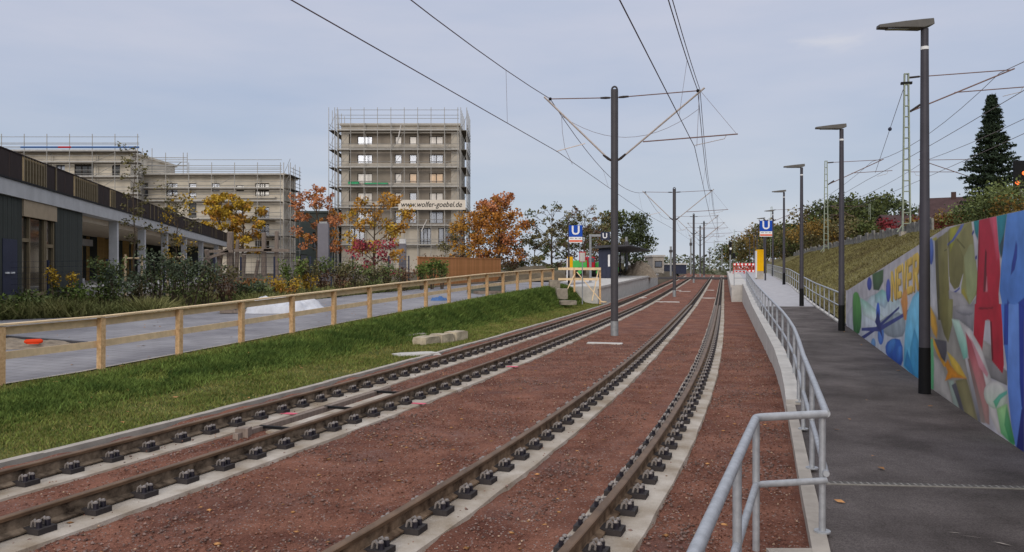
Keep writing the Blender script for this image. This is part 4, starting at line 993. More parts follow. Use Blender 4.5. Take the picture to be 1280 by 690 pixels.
# ------------------------------------------------------------------ vegetation
LEAF_Q = np.array([(-.5, -.5, 0), (.5, -.5, 0), (.5, .5, 0), (-.5, .5, 0)], float)
def leaf_mesh(name, P, size, m, aspect=.7, mi=None, up=.0, jitter=.4):
    P = np.asarray(P, float); n = len(P)
    nrm = rng.normal(size=(n, 3)); nrm[:, 2] += up; nrm /= np.linalg.norm(nrm, axis=1)[:, None]
    t = rng.normal(size=(n, 3)); t -= nrm * (t * nrm).sum(1)[:, None]; t /= np.linalg.norm(t, axis=1)[:, None]; b = np.cross(nrm, t)
    s = size * rng.uniform(1 - jitter, 1 + jitter, n)[:, None]
    V = np.stack([P - t*s*.5, P + b*s*aspect*.5 + nrm*s*.12, P + t*s*.5, P - b*s*aspect*.5 + nrm*s*.12], 1)
    return np_mesh(name, V.reshape(-1, 3), np.arange(4*n).reshape(n, 4), m, mi)
def ball(g_, n):
    d = g_.normal(size=(n, 3)); d /= np.linalg.norm(d, axis=1)[:, None]; return d * (g_.random(n) ** .45)[:, None]
def skeleton(H, th, rx, rz, nl, seed, droop=0.0, lean=0.0, shape='round', sub=5):
    rn = random.Random(seed); segs = []; tips = []
    top = Vector((lean * H, rn.uniform(-.03, .03) * H, H * .93)); r0 = H * .017 + .02
    n = 7; tr = [Vector((0, 0, 0))]
    for i in range(1, n + 1):
        t = i/n; tr.append(Vector((top.x*t + rn.uniform(-.012, .012)*H, top.y*t + rn.uniform(-.012, .012)*H, top.z*t)))
    segs.append((tr, [r0 * (1.25 if i == 0 else 1 - .85*i/n) for i in range(n+1)]))
    def pos(t):
        f = t*n; i = min(int(f), n-1); return tr[i].lerp(tr[i+1], f - i)
    for k in range(nl):
        f = (k + rn.random()*.8) / nl; h = th + (1 - th) * f * .95; p0 = pos(h * .98)
        a = k * 2.4 + rn.uniform(-.5, .5)
        u = (h - th) / (1 - th)
        if shape == 'round': Lr = rx * (math.sin(math.pi * min(1, .22 + .74*u)) ** .7) * rn.uniform(.75, 1.1)
        elif shape == 'cone': Lr = rx * (1.02 - .9*u) * rn.uniform(.8, 1.1)
        else: Lr = rx * rn.uniform(.6, 1.0)
        rise = (.25 + .9*u) * Lr * (1 - droop)
        e = p0 + Vector((math.cos(a)*Lr, math.sin(a)*Lr, rise)); e.z = min(e.z, H)
        mid = p0.lerp(e, .5) + Vector((0, 0, -.06*Lr if droop else .1*Lr))
        pts = [p0, p0.lerp(mid, .5), mid, mid.lerp(e, .5), e]; rb_ = r0 * .42 * (1 - .6*u)
        segs.append((pts, [rb_, rb_*.8, rb_*.6, rb_*.4, rb_*.2])); tips.append((e, Lr))
        for j in range(sub):
            t = rn.uniform(.3, .95); q = pts[min(int(t*4), 3)].lerp(pts[min(int(t*4), 3)+1], t*4 % 1)
            a2 = a + rn.uniform(-1.5, 1.5); l2 = Lr * rn.uniform(.25, .5)
            e2 = q + Vector((math.cos(a2)*l2, math.sin(a2)*l2, l2 * rn.uniform(-.3, .8)))
            segs.append(([q, q.lerp(e2, .5) + Vector((0, 0, .05*l2)), e2], [rb_*.4, rb_*.3, rb_*.1])); tips.append((e2, l2 * 1.4))
    tips.append((top, rx * .4)); return segs, tips
def tree(name, label, cat, loc, H, th, rx, m, nleaf, size, bark=M_BARK, nl=14, seed=1, shape='round', clump=.28, group=None, sub=5, lean=0, minr=0, up=.3, m2=None, bald=0.0, tk=1.0):
    g = thing(name, label, cat, loc, 0, group)
    segs, tips = skeleton(H, th, rx, 0, nl, seed, shape=shape, sub=sub, lean=lean)
    b = MB()
    for p, r in segs: b.tube(p, [max(x * tk, minr) for x in r], 6 if r[0] > .05 else 4)
    b.build('trunk', bark, g, world=False, smooth=True)
    rn = np.random.default_rng(seed); T = np.array([t[0][:] for t in tips]); Rr = np.array([max(t[1] * clump, .06*rx) for t in tips])
    if bald: keep = rn.random(len(T)) > bald; keep[0] = True; T = T[keep]; Rr = Rr[keep]
    wgt = Rr ** 1.6; wgt /= wgt.sum(); idx = rn.choice(len(T), nleaf, p=wgt)
    P = T[idx] + ball(rn, nleaf) * 1.55 * Rr[idx][:, None] * np.array([1, 1, .75])
    P[:, 2] = np.maximum(P[:, 2], .12 * H * (th > .15) + .03)
    mm = [m] if m2 is None else [m, m2]; mi = None
    if m2 is not None: mi = ((np.sin(idx * 12.9898) * 43758.5453) % 1 > .6).astype(int)
    put('crown', leaf_mesh('crown', P, size, mm, mi=mi, up=up), g)
    return g
def shrub(name, label, loc, H, rx, m, nleaf, size, seed, group=None, cat='shrub', stems=7, m2=None, bark=M_BARK):
    g = thing(name, label, cat, loc, 0, group); rn = random.Random(seed); b = MB(); tips = []
    for k in range(stems):
        a = rn.uniform(0, 6.28); r_ = rx * rn.uniform(.3, 1); h = H * rn.uniform(.7, 1.0)
        p = Vector((.12*rx*math.cos(a), .12*rx*math.sin(a), -.05)); e = Vector((r_*math.cos(a), r_*math.sin(a), h)); mid = p.lerp(e, .5) + Vector((0, 0, .12*H))
        b.tube([p, mid, e], [.012*H+.004, .009*H, .003*H], 4)
        for t in (.35, .55, .75, .9, 1.0): q = p.lerp(mid, t*2) if t < .5 else mid.lerp(e, t*2 - 1); tips.append((q, rx * .30))
    b.build('stems', bark, g, world=False)
    rr = np.random.default_rng(seed); T = np.array([t[0][:] for t in tips]); Rr = np.array([t[1] for t in tips]); idx = rr.integers(0, len(T), nleaf)
    P = T[idx] + ball(rr, nleaf) * 1.6 * Rr[idx][:, None] * np.array([1, 1, .8]); P[:, 2] = np.maximum(P[:, 2], .03)
    mm = [m] if m2 is None else [m, m2]; mi = None if m2 is None else (idx % 5 < 2).astype(int)
    put('foliage', leaf_mesh('foliage', P, size, mm, mi=mi, up=.4), g); return g
def fir(label, loc, H, rx, seed):
    g = thing('fir_tree', label, 'fir tree', loc); rn = random.Random(seed); b = MB().tube([(0, 0, 0), (0, 0, H*.5), (0, 0, H)], [.24, .14, .02], 8); P = []
    h = H * .10
    while h < H * .985:
        u = h / H; L = rx * (1.01 - u) ** .95 * rn.uniform(.7, 1.2); k = rn.randint(6, 8)
        for j in range(k):
            a = 6.283*j/k + rn.uniform(-.3, .3) + h; l = L * rn.uniform(.7, 1.1) + .12
            e = Vector((math.cos(a)*l, math.sin(a)*l, h - .22*l + rn.uniform(-.1, .1))); p = Vector((0, 0, h)); mid = p.lerp(e, .55) + Vector((0, 0, -.07*l)); e.z += .1*l
            b.tube([p, mid, e], [.035*(1-u)+.01, .02*(1-u)+.008, .005], 4)
            n = int(22 + 34 * l)
            for i in range(n):
                t = rn.random() ** .7; q = p.lerp(mid, t*2) if t < .5 else mid.lerp(e, t*2-1); w_ = .10 + .22*l*(1 - t*.6)
                P.append((q.x - math.sin(a)*rn.gauss(0, w_*.6) + rn.gauss(0, .05), q.y + math.cos(a)*rn.gauss(0, w_*.6) + rn.gauss(0, .05), q.z - abs(rn.gauss(0, .10)) + .05))
        h += .30 + .22*(1-u) * rn.uniform(.7, 1.2)
    b.build('trunk', M_BARK, g, world=False); put('crown', leaf_mesh('crown', P, .34, L_FIR, aspect=.4, up=.5), g); return g
# right side: fir, shrubs and trees along the railway
fir('tall dark fir tree standing behind the railway', (px(1240, 78), 78, 3.9), 15.4, 5.0, 3)
zE = 3.8
rt = [  # x, Y, height, radius, material, nleaf, size, label, seed
 (1060, 150, 10.6, 7.5, L_GREEN, 5200, .55, 'broad dark green tree beyond the railway, right of the second street lamp', 11, L_DGREEN),
 (1098, 158, 11.6, 6.5, L_DGREEN, 5200, .55, 'round dark green tree beside the small far lattice mast', 12, L_GREEN),
 (1038, 160, 9.4, 6.0, L_OLIVE, 4200, .55, 'yellowish green tree behind the second lattice mast', 13, L_AUT),
 (1004, 170, 7.0, 6.0, L_GREEN, 4000, .55, 'dark green tree right of the blue U sign', 14, L_DGREEN),
 (985, 185, 8.0, 6.5, L_OLIVE, 3600, .6, 'olive tree behind the fifth street lamp', 15, L_GREEN),
 (968, 210, 8.2, 7.0, L_AUT, 3400, .6, 'autumn tinted tree behind the U sign', 16, L_GREEN),
 (946, 250, 7.2, 8.0, L_OLIVE, 3200, .7, 'low greenish tree behind the yellow ticket machine', 17, L_AUT),
 (930, 285, 4.8, 8.0, L_GREEN, 2600, .75, 'small far green tree behind the red and white barrier', 18, L_AUT)]
for x, Y, H, r_, m, nl_, sz, lb, sd_, m2 in rt: tree('broadleaf_tree', lb, 'tree', (px(x, Y), Y, 3.2), H, .1, r_, m, nl_, sz, seed=sd_, nl=16, clump=.34, group='trees beyond the railway', m2=m2)
hs = [ # railway shrubs
 (1018, 118, 5.0, 3.2, L_AUT, 'autumn brown bush left of the second lattice mast', L_OLIVE), (1050, 118, 5.6, 3.2, L_OLIVE, 'tall olive bush above the boards, right of the second street lamp', L_AUT),
 (1071, 110, 4.6, 2.8, L_OLIVE, 'olive bush left of the small far lattice mast', L_GREEN), (1098, 108, 4.8, 2.8, L_GREEN, 'green bush right of the small far lattice mast', L_OLIVE),
 (1121, 100, 4.4, 1.9, L_DRED, 'dark red bush left of the tallest lattice mast', L_BROWN), (1146, 96, 4.6, 2.2, L_AUT, 'autumn bush right of the foot of the tallest lattice mast', L_OLIVE),
 (1174, 53, 1.3, 1.4, L_DRED, 'red and green bush below the brown roofed house', L_OLIVE), (1194, 50, 1.4, 1.4, L_AUT, 'autumn bush with red leaves right of the house, above the painted wall', L_DRED),
 (1213, 47, 1.7, 1.5, L_OLIVE, 'autumn hedge bush left of the mast by the fir', L_GREEN), (1236, 45, 2.3, 1.5, L_OLIVE, 'olive hedge bush at the foot of the fir', L_GREEN), (1258, 43, 2.3, 1.5, L_GREEN, 'green hedge bush right of the fir', L_OLIVE), (1284, 40, 2.3, 1.5, L_GREEN, 'green bush at the right edge behind the signal', L_OLIVE),
 (998, 128, 4.6, 3.0, L_OLIVE, 'olive bush right of the third street lamp', L_GREEN), (980, 140, 4.4, 3.4, L_GREEN, 'green bush beyond the guard rail, behind the fourth street lamp', L_OLIVE), (1035, 128, 5.0, 3.0, L_AUT, 'autumn bush at the foot of the second lattice mast', L_BROWN)]
for i, (x, Y, H, r_, m, lb, m2) in enumerate(hs):
    if Y < 60: m = {L_GREEN: S_G, L_OLIVE: S_G}.get(m, m); m2 = {L_GREEN: S_G, L_OLIVE: L_AUT}.get(m2, m2)
    shrub('railway_bush', lb, (px(x, Y), Y, zE + (.3 if Y < 60 else 0)), H, r_, m, 1500 if Y > 60 else 1300, .34 if Y > 60 else .15, 40 + i, 'bushes along the railway', m2=m2, stems=9)
def house(label, X, Y, z, wd, dp, h, rh, rz):
    g = thing('house', label, 'house', (X, Y, z), rz)
    MB().prism([(-wd/2, -dp/2), (wd/2, -dp/2), (wd/2, dp/2), (-wd/2, dp/2)], 0, h).add([(-wd/2, -dp/2, h), (-wd/2, dp/2, h), (-wd/2, 0, h+rh), (wd/2, -dp/2, h), (wd/2, dp/2, h), (wd/2, 0, h+rh)], [(0, 2, 1), (3, 4, 5)]).build('walls', M_HOUSE, g, world=False)
    rf = MB()
    for s in (-1, 1): rf.add([(-wd/2-.4, s*(dp/2+.5), h-.25), (wd/2+.4, s*(dp/2+.5), h-.25), (wd/2+.4, 0, h+rh+.1), (-wd/2-.4, 0, h+rh+.1), (-wd/2-.4, s*(dp/2+.5), h-.05), (wd/2+.4, s*(dp/2+.5), h-.05), (wd/2+.4, 0, h+rh+.3), (-wd/2-.4, 0, h+rh+.3)], [(0,1,2,3),(4,7,6,5),(0,4,5,1),(0,3,7,4),(1,5,6,2)])
    r_ = rf.build('roof', M_SLATE, g, world=False); MB().box((-.3, -.3, h+rh-.5), (.3, .3, h+rh+1.0)).build('chimney', M_HOUSE, r_, world=False)
    for x in (-wd*.25, wd*.2):
        f = MB().box((x-.6, -dp/2-.04, h-2.0), (x+.6, -dp/2+.1, h-.7)).build('window', M_FRAME, g, world=False); MB().box((x-.5, -dp/2-.05, h-1.9), (x+.5, -dp/2-.02, h-.8)).build('pane', M_GLASS, f, world=False)
    return g
house('brown roofed house behind the red bushes on the embankment', px(1192, 110), 110, 4.2, 7.5, 6, 4.2, 3.3, -.55)
house('second house with a low roof hidden behind the tallest lattice mast', px(1128, 128), 128, 4.2, 8, 7, 3.2, 3.0, .3)

# ------------------------------------------------------------------ timber fence along the road
fr = thing('timber_fence', 'fresh timber rail fence along the top of the grass bank', 'fence', (fenceX(20), 20, zl(20)))
FY = [15.45 + 1.98 * i - 1.98 * 4 for i in range(20)]
for Y in FY:
    x = fenceX(Y); j = random.uniform(-.015, .015)
    MB().bar((x + j, Y, zl(Y) - .2), (x, Y, zl(Y) + .99), .11, .11, (.35, 1, 0)).build('post', M_WOOD, fr)
for i in range(0, len(FY) - 1, 2):
    Ya = FY[i] - .0; Yb = FY[min(i + 2, len(FY) - 1)] + (.0 if i + 2 < len(FY) - 1 else .1); e = random.uniform(.004, .012)
    A = lambda Y, z, d=0: (fenceX(Y) + d, Y, zl(Y) + z)
    MB().bar(A(Ya + .008, 1.005 + e), A(Yb - .008, 1.005 + e), .15, .03).build('cap_board', M_WOOD2, fr)
    MB().bar(A(Ya + .01, .90, -.078), A(Yb - .01, .90, -.078), .03, .14).build('upper_board', M_WOOD2, fr)
    MB().bar(A(Ya + .01, .48, -.078), A(Yb - .01, .48, -.078), .03, .13).build('middle_board', M_WOOD2, fr)
bs = thing('timber_barrier', 'timber end barrier with crossed braces before the left platform', 'barrier', at(722, 362, 45))
P = lambda x, y, Y=45: at(x, y, Y)
for a, b, wd in [((698, 336), (751, 336), .1), ((698, 349), (748, 349), .09)]: MB().bar(P(*a, 45.0), P(*b, 44.4), .04, wd * 1.4).build('rail_board', M_WOOD2, bs)
for x, y in ((718, 362), (750, 377)): MB().bar(P(x, y + 3, 44.8), P(x, 334.5, 44.8), .1, .1).build('post', M_WOOD, bs)
for a, b in [((718, 343), (709, 362)), ((721, 340), (752, 377)), ((748, 337), (740, 376))]: MB().bar(P(*a, 44.6), P(*b, 44.3), .05, .1, (0, 1, 0)).build('brace', M_WOOD2, bs)
MB().bar(P(752, 377, 44.4), P(757, 377.5, 44.2), .2, .06).build('foot_plank', M_WOOD2, bs)

# stones in and below the bank
def rock(g, c, sx, sy, sz, rz, seed, name='stone', m=M_ROCK):
    b = MB(); rn = random.Random(seed); vs = []; fs = []; nx, ny, nz_ = 5, 4, 4; idx = {}
    def pt(i, j, k):
        if (i, j, k) in idx: return idx[i, j, k]
        u, v, w_ = i/(nx-1)-.5, j/(ny-1)-.5, k/(nz_-1)-.5; q = 1 - .05*(abs(u)*2)**3*(abs(w_)*2)**3 - .04*(abs(v)*2)**3*(abs(u)*2)**3
        p = Vector((u*sx*q, v*sy*q, w_*sz*q)); n_ = mnoise.noise(Vector((u*3+seed, v*3, w_*3))) ; p *= 1 + .09*n_; p.z += .05*sz*mnoise.noise(Vector((u*5, v*5, seed)))
        c_, s_ = math.cos(rz), math.sin(rz); vs.append((c[0] + p.x*c_ - p.y*s_, c[1] + p.x*s_ + p.y*c_, c[2] + p.z + sz*.5)); idx[i, j, k] = len(vs)-1; return idx[i, j, k]
    for i in range(nx-1):
        for j in range(ny-1):
            for k in (0, nz_-1): fs.append((pt(i,j,k), pt(i+1,j,k), pt(i+1,j+1,k), pt(i,j+1,k)) if k else (pt(i,j,k), pt(i,j+1,k), pt(i+1,j+1,k), pt(i+1,j,k)))
        for k in range(nz_-1):
            for j in (0, ny-1): fs.append((pt(i,j,k), pt(i+1,j,k), pt(i+1,j,k+1), pt(i,j,k+1)) if j == 0 else (pt(i,j,k), pt(i,j,k+1), pt(i+1,j,k+1), pt(i+1,j,k)))
    for j in range(ny-1):
        for k in range(nz_-1):
            for i in (0, nx-1): fs.append((pt(i,j,k), pt(i,j,k+1), pt(i,j+1,k+1), pt(i,j+1,k)) if i == 0 else (pt(i,j,k), pt(i,j+1,k), pt(i,j+1,k+1), pt(i,j,k+1)))
    return b.add(vs, fs).build(name, m, g)
def bank(x, Y):                                   # point on the verge surface seen at column x
    X = px(x, Y); a = kerbX(Y) - .15; b = fenceX(Y) + .05; b = min(b, a - .4); t = (X - a) / (b - a); return vergef(min(max(t, 0), 1), Y)
for i, (x, Y, sx, sy, sz, lb) in enumerate([(533, 21.95, .72, .45, .29, 'left sandstone block of the row lying in the grass'), (552, 22.62, .66, .45, .34, 'middle sandstone block of the row lying in the grass'), (570, 23.28, .66, .45, .36, 'right sandstone block of the row lying in the grass')]):
    p = bank(x, Y); o = rock(None, (p[0], p[1], p[2] - .08), sx, sy, sz, 1.08, 3 + i); o.name = 'sandstone_block'; tag(o, lb, 'stone', 'sandstone blocks in the grass')
p = bank(520, 19.3); o = rock(None, (p[0], p[1], p[2] - .07), 1.15, .5, .12, .55, 9, 'flat_stone', M_CONCL); tag(o, 'flat pale stone lying in the grass beside the kerb', 'stone')
p = bank(516, 23.6); o = rock(None, (p[0], p[1], p[2] - .09), .9, .3, .12, .9, 10, 'flat_stone', M_CONC); tag(o, 'flat grey stone half sunk in the bank above the sandstone blocks', 'stone')
for i, (x, y, Y, s_, lb) in enumerate([(693, 359, 42.5, .55, 'top block of the stone steps beside the timber barrier'), (702, 371, 41.5, .60, 'middle block of the stone steps beside the timber barrier'), (710, 378, 40.5, .55, 'bottom block of the stone steps beside the timber barrier')]):
    q = at(x, y, Y); o = rock(None, (q.x, q.y, q.z - .12), .58 if i < 2 else .85, .5, s_ - (.33 if i == 2 else .05), .12, 20 + i, 'stone_step', mat('step_stone', '#8e8578', .9, .2, 4, .5, 20)); tag(o, lb, 'stone step', 'stone steps up the bank')

# things lying on the road
M_TARP2 = M_TARP
def heap(name, label, cat, c, rx, ry, h, m, rz=0, seed=1, folds=.25, kind=None, fl=2.2):
    us = np.linspace(0, 1, 30); vs = np.linspace(0, 2*math.pi, 64); c_, s_ = math.cos(rz), math.sin(rz)
    def f(u, a):
        x = rx*u*math.cos(a); y = ry*u*math.sin(a); n_ = fbm(x*1.5/rx*2, y*1.5/ry*2, 1.0, seed)
        z = h*(1-u**fl)*(1 + folds*n_) + folds*.3*h*(1-2.2*abs(mnoise.noise(Vector((x/rx*4, y/ry*4, seed+3.3)))))*(1-u**4); r_ = 1 + .12*fbm(math.cos(a)*2, math.sin(a)*2, 1, seed+9)
        return (c[0] + (x*c_ - y*s_)*r_, c[1] + (x*s_ + y*c_)*r_, c[2] + max(z, -.02) - .02*u)
    o = grid(name, list(us), list(vs), f, m); return tag(o, label, cat)
YT = 27.5; heap('white_tarp', 'heap under a crumpled white tarpaulin on the road', 'tarpaulin', (px(358, YT), YT, zl(YT)), 1.4, .6, .32, M_TARP, .35, 4, .9, fl=7)
q = (px(400, YT+.6), YT + .6); MB().add([(q[0]-.5, q[1]-.3, zl(q[1])+.03), (q[0]+.4, q[1]-.2, zl(q[1])+.02), (q[0]+.3, q[1]+.3, zl(q[1])+.04), (q[0]-.4, q[1]+.3, zl(q[1])+.16)], [(0,1,2,3)])
def pallet(label, X, Y, z, rz, n=1, load=None):
    g = thing('wooden_pallet', label, 'pallet', (X, Y, z), rz)
    for k in range(n):
        zz = k*.145
        for y in (-.36, 0, .36): MB().box((-.6, y-.05, zz), (.6, y+.05, zz+.10)).build('bearer', M_OLDW, g, world=False)
        for i in range(7): MB().box((-.6 + i*.176, -.4, zz+.102), (-.6 + i*.176 + .14, .4, zz+.125)).build('slat', M_OLDW, g, world=False)
    return g
Yq = 27.3; pallet('wooden pallet on the road left of the white tarpaulin', px(298, Yq), Yq, zl(Yq), .35)
pv = thing('paver_stack', 'low stack of dark grey pavers on the pallet left of the tarpaulin', 'pavers', (px(298, Yq), Yq, zl(Yq) + .127), .35)
for i in range(5):
    for j in range(2):
        for k in range(2): MB().box((-.5 + i*.2, -.3 + j*.3, k*.081), (-.5 + i*.2 + .19, -.3 + j*.3 + .29, k*.081 + .08)).build('paver', M_GREYG, pv, world=False)
Yp_ = 37.5; pallet('wooden pallet farther along the road by the timber fence', px(610, Yp_), Yp_, zl(Yp_), .3, 1)
for (x, Y, k, lb) in [(597, 38.2, 3, 'grey stack of kerb stones on the road, left of the far pallet'), (618, 38.6, 4, 'grey stack of paving slabs on the road, right of the far pallet')]:
    g = thing('slab_stack', lb, 'paving slabs', (px(x, Y), Y, zl(Y)), .3)
    for i in range(k): MB().box((-.45, -.35, i*.12), (.45, .35, i*.12+.105)).build('slab', M_GREYG, g, world=False)
heap('blue_tarp', 'small crumpled blue sheet lying on the road', 'tarpaulin', (px(549, 33), 33, zl(33)), .36, .26, .10, M_TARPB, .3, 8, .9, fl=6)
# excavated patch at the left edge
YG = 18.9
heap('gravel_patch', 'patch of loose grey gravel in the road at the left edge', 'gravel', (px(12, YG) , YG, zl(YG) - .0), 1.75, .85, .10, M_SAND, .3, 12, .8)
m_ = MB(); q0 = at(0, 421.5, 20.4); 
MB_ = MB().bar((px(-20, 20.5), 20.5, zl(20.5) + .03), (px(112, 18.9), 18.9, zl(18.9) + .03), .14, .1).build('dark_kerb', mat('dark_grey_kerb', '#4b4a4c', .9, .2, 4)); tag(MB_, 'dark kerb edge behind the loose gravel patch', 'kerb')  # kerb in an overall dark grey
g = thing('plastic_marker', 'orange red plastic marker lying on the gravel patch', 'marker', (px(42, 18.5), 18.5, zl(18.5) + .09), .25)
MB().tube([(-.19, 0, .05), (-.15, 0, .055), (.15, 0, .06), (.19, 0, .055)], [.03, .055, .055, .03], 10).build('marker_body', M_REDO, g, world=False, smooth=True)
MB().box((-.12, -.05, .0), (.12, .05, .02)).build('marker_foot', M_REDO, g, world=False)

# ------------------------------------------------------------------ left platform with shelter
pl = thing('platform', 'pale concrete platform beside the left track under the shelter', 'platform', (6, 50, 0))
def plx(Y): return .262 * Y - 7.25
zpl = lambda Y: float(np.interp(Y, [44, 90, 95], [1.10, 1.58, 1.6]))
ys_ = list(np.arange(46.5, 91, 4.4))
for Ya, Yb in zip(ys_, ys_[1:]):
    v = []
    for Y in (Ya, Yb - .02): v += [(plx(Y)+.05, Y, -.1), (plx(Y)+.05, Y, zpl(Y)-.14), (plx(Y)+.14, Y, zpl(Y)-.14), (plx(Y)+.14, Y, zpl(Y)), (plx(Y)-4.2, Y, zpl(Y)), (plx(Y)-4.2, Y, -.1)]
    MB().add(v, [tuple(range(6)), tuple(range(11, 5, -1))] + [(i, i + 6, (i + 1) % 6 + 6, (i + 1) % 6) for i in range(6)]).build('platform_block', M_CONCL if True else 0, pl)
tang = -math.atan(.262)
def tl(Y, d): return (plx(Y) - d, Y)
sh = thing('tram_shelter', 'dark shelter with a flat grey roof on the left platform', 'shelter', (*tl(68, 2.5), zpl(68)), tang)
MB().box((-.72, 0, 0), (.3, .9, 2.5)).build('cabinet', M_SHEL, sh, world=False)
for i in range(3): MB().box((-.70 + i*.33, -.03, .08), (-.70 + i*.33 + .28, .0, 2.42)).build('front_panel', M_SHEL, sh, world=False)
MB().box((.1, -.06, 1.0), (.27, -.032, 2.0)).build('notice', M_WHITE, sh, world=False)
MB().box((-.7, .9, .1), (-.64, 18, 2.2)).build('back_glass', M_GLASSD, sh, world=False)
for y in (6, 11, 17.5): MB().tube([(-.2, y, 0), (-.2, y, 2.5)], .06, 8).build('post', M_POLE, sh, world=False)
MB().add([(-.9, -.8, 2.52), (2.0, -.8, 2.72), (2.0, 20, 2.72), (-.9, 20, 2.52), (-.9, -.8, 2.76), (2.0, -.8, 2.84), (2.0, 20, 2.84), (-.9, 20, 2.76)], [(0,3,2,1),(4,5,6,7),(0,1,5,4),(1,2,6,5),(2,3,7,6),(3,0,4,7)]).build('roof', M_ROOF, sh, world=False)
MB().box((-.9, 12, .42), (-.45, 14, .48)).build('bench', M_WOOD, sh, world=False)
put('tm', None)
bpy.data.objects.remove(bpy.data.objects['tm'])
def utext(g, s, size, loc, rot, m, bold=.0): return put('lettering', text_mesh(s, size, m, .003, 0, bold), g, loc, rot)
def usign(label, X, Y, zc, wd, post=None):
    """blue U panel over a white strip with an orange bar"""
    g = thing('stop_sign', label, 'stop sign', (X, Y, zc)); h = wd * .86
    MB().box((-wd/2, -.05, 0), (wd/2, .05, h)).build('blue_panel', M_BLUE, g, world=False)
    MB().box((-wd/2, -.049, -wd*.44), (wd/2, .049, -.012)).build('white_panel', M_WHITE, g, world=False)
    MB().box((-wd/2+.01, -.056, -wd*.38), (wd/2-.01, -.0495, -wd*.25)).build('orange_bar', M_ORANGE, g, world=False)
    utext(g, 'U', wd*.92, (0, -.055, h*.53), (R(90), 0, 0), M_WHITE, .02*wd)
    m_ = MB()
    for i in range(9):
        if i in (3, 6): continue
        m_.box((-wd*.42 + i*wd*.093, -.053, -wd*.15), (-wd*.42 + i*wd*.093 + wd*.06, -.0495, -wd*.09))
    m_.build('small_print', M_GREYG, g, world=False)
    if post: MB().tube([(post[0], .12, post[1]), (post[0], .12, h + .05)], .06, 10).build('post', M_LAMP, g, world=False)
    for s in (-.3, .3): MB().box((s*wd-.03, .05, h*.3), (s*wd+.03, .11, h*.38)).build('bracket', M_GALVD, g, world=False)
    return g
usign('blue U sign on the left lamp post behind the timber fence', px(719.5, 49.6), 49.6, pz(296, 49.6), .83)
usign('blue U sign on the right platform above the yellow ticket machine', px(957.3, 60), 60, pz(289, 60), .92, (.0, zp(60) - pz(289, 60)))
def machine(label, X, Y, z, h, wd, z0):
    g = thing('ticket_machine', label, 'ticket machine', (X, Y, z)); MB().box((-wd/2, -.2, 0), (wd/2, .2, z0)).build('base', M_CONC, g, world=False)
    MB().box((-wd/2, -.21, z0 + .002), (wd/2, .21, h)).build('yellow_case', M_YEL, g, world=False, bevel=.03); MB().box((-wd/2-.05, -.2, .1), (-wd/2-.002, .2, h-.1)).build('side_cover', M_WHITE, g, world=False)
    return g
machine('tall yellow ticket machine on the right platform', px(949.5, 64), 64, zp(64), 2.35, .54, .62)
machine('yellow ticket machine behind the timber barrier on the left platform', px(712.5, 52), 52, zpl(52), 1.75, .34, 1.0)
g = thing('information_frame', 'grey portal frame with a hanging U sign before the shelter', 'sign frame', (px(738, 56), 56, zpl(56)))
MB().tube([(0, 0, 0), (0, 0, 3.3)], .09, 10).build('post', M_GALVD, g, world=False); MB().box((-.1, -.07, 3.18), (1.9, .07, 3.34)).build('cross_beam', M_GALVD, g, world=False)
b_ = MB().box((.72, -.12, 2.95), (1.35, .1, 3.5)).build('sign_box', M_SHEL, g, world=False); put('lettering', text_mesh('U', .5, M_WHITE, .003, 0, .012), b_, (1.0, -.125, 3.22), (R(90), 0, 0))
g = thing('small_sign', 'small pale notice board on a thin post before the timber barrier', 'sign', (*at(728, 378, 41)[:2], at(728, 378, 41).z))
MB().tube([(0, 0, -.1), (0, 0, 2.5)], .03, 8).build('post', M_GALVD, g, world=False); MB().box((-.13, -.04, 2.1), (.13, -.02, 2.55)).build('board', M_CONCL, g, world=False); MB().box((-.16, -.018, 2.06), (.16, -.006, 2.6)).build('red_border', M_TREADR, g, world=False)
ex = thing('green_excavator', 'green construction machine with a red cab behind the left platform', 'excavator', (px(738, 74), 74, 1.4), .1)
MB().add([(-1.9,-.8,.75),(-.46,-.8,.75),(-.46,.8,.75),(-1.9,.8,.75),(-1.7,-.7,1.5),(-.46,-.7,1.55),(-.46,.7,1.55),(-1.7,.7,1.5)], [(0,3,2,1),(4,5,6,7),(0,1,5,4),(1,2,6,5),(2,3,7,6),(3,0,4,7)]).build('engine_cover', M_GREENM, ex, world=False, bevel=.08)
MB().box((-.45, -.75, .8), (.3, .75, 1.85)).build('cab', M_TREADR, ex, world=False, bevel=.08); MB().box((-.35, -.78, 1.35), (.2, -.752, 1.75)).build('cab_window', M_GLASS, ex, world=False)
MB().bar((.31, 0, 1.0), (2.0, 0, 1.7), .3, .4).build('boom', M_GREENM, ex, world=False); MB().bar((2.0, 0, 1.75), (2.3, 0, .9), .22, .3).build('stick', M_GREENM, ex, world=False); MB().box((2.05, -.35, .4), (2.6, .35, .95)).build('bucket', M_GREENM, ex, world=False, bevel=.08)
for x in (-1.2, .5):
    for y in (-.85, .85):
        wh = MB().tube([(x, y-.18, .45), (x, y+.18, .45)], .45, 16).build('wheel', M_BLACK, ex, world=False); MB().tube([(x, y-.19, .45), (x, y+.19, .45)], .2, 10).build('rim', M_GREENM, wh, world=False)
for i, (x, Y, r_, h, lb, m) in enumerate([(800, 80, 1.7, 1.4, 'heap of brown sand behind the shelter posts', 'sand_heap'), (788, 84, 1.3, 1.0, 'lower heap of sand behind the shelter', 'sand_heap'), (668, 62, 3.0, .9, 'low heap of earth beyond the timber fence', 'earth_heap')]):
    heap(m, lb, 'heap', (px(x, Y), Y, 1.3), r_, r_ * .8, h, M_SAND if i < 2 else M_SOIL, 0, 30 + i, .3)
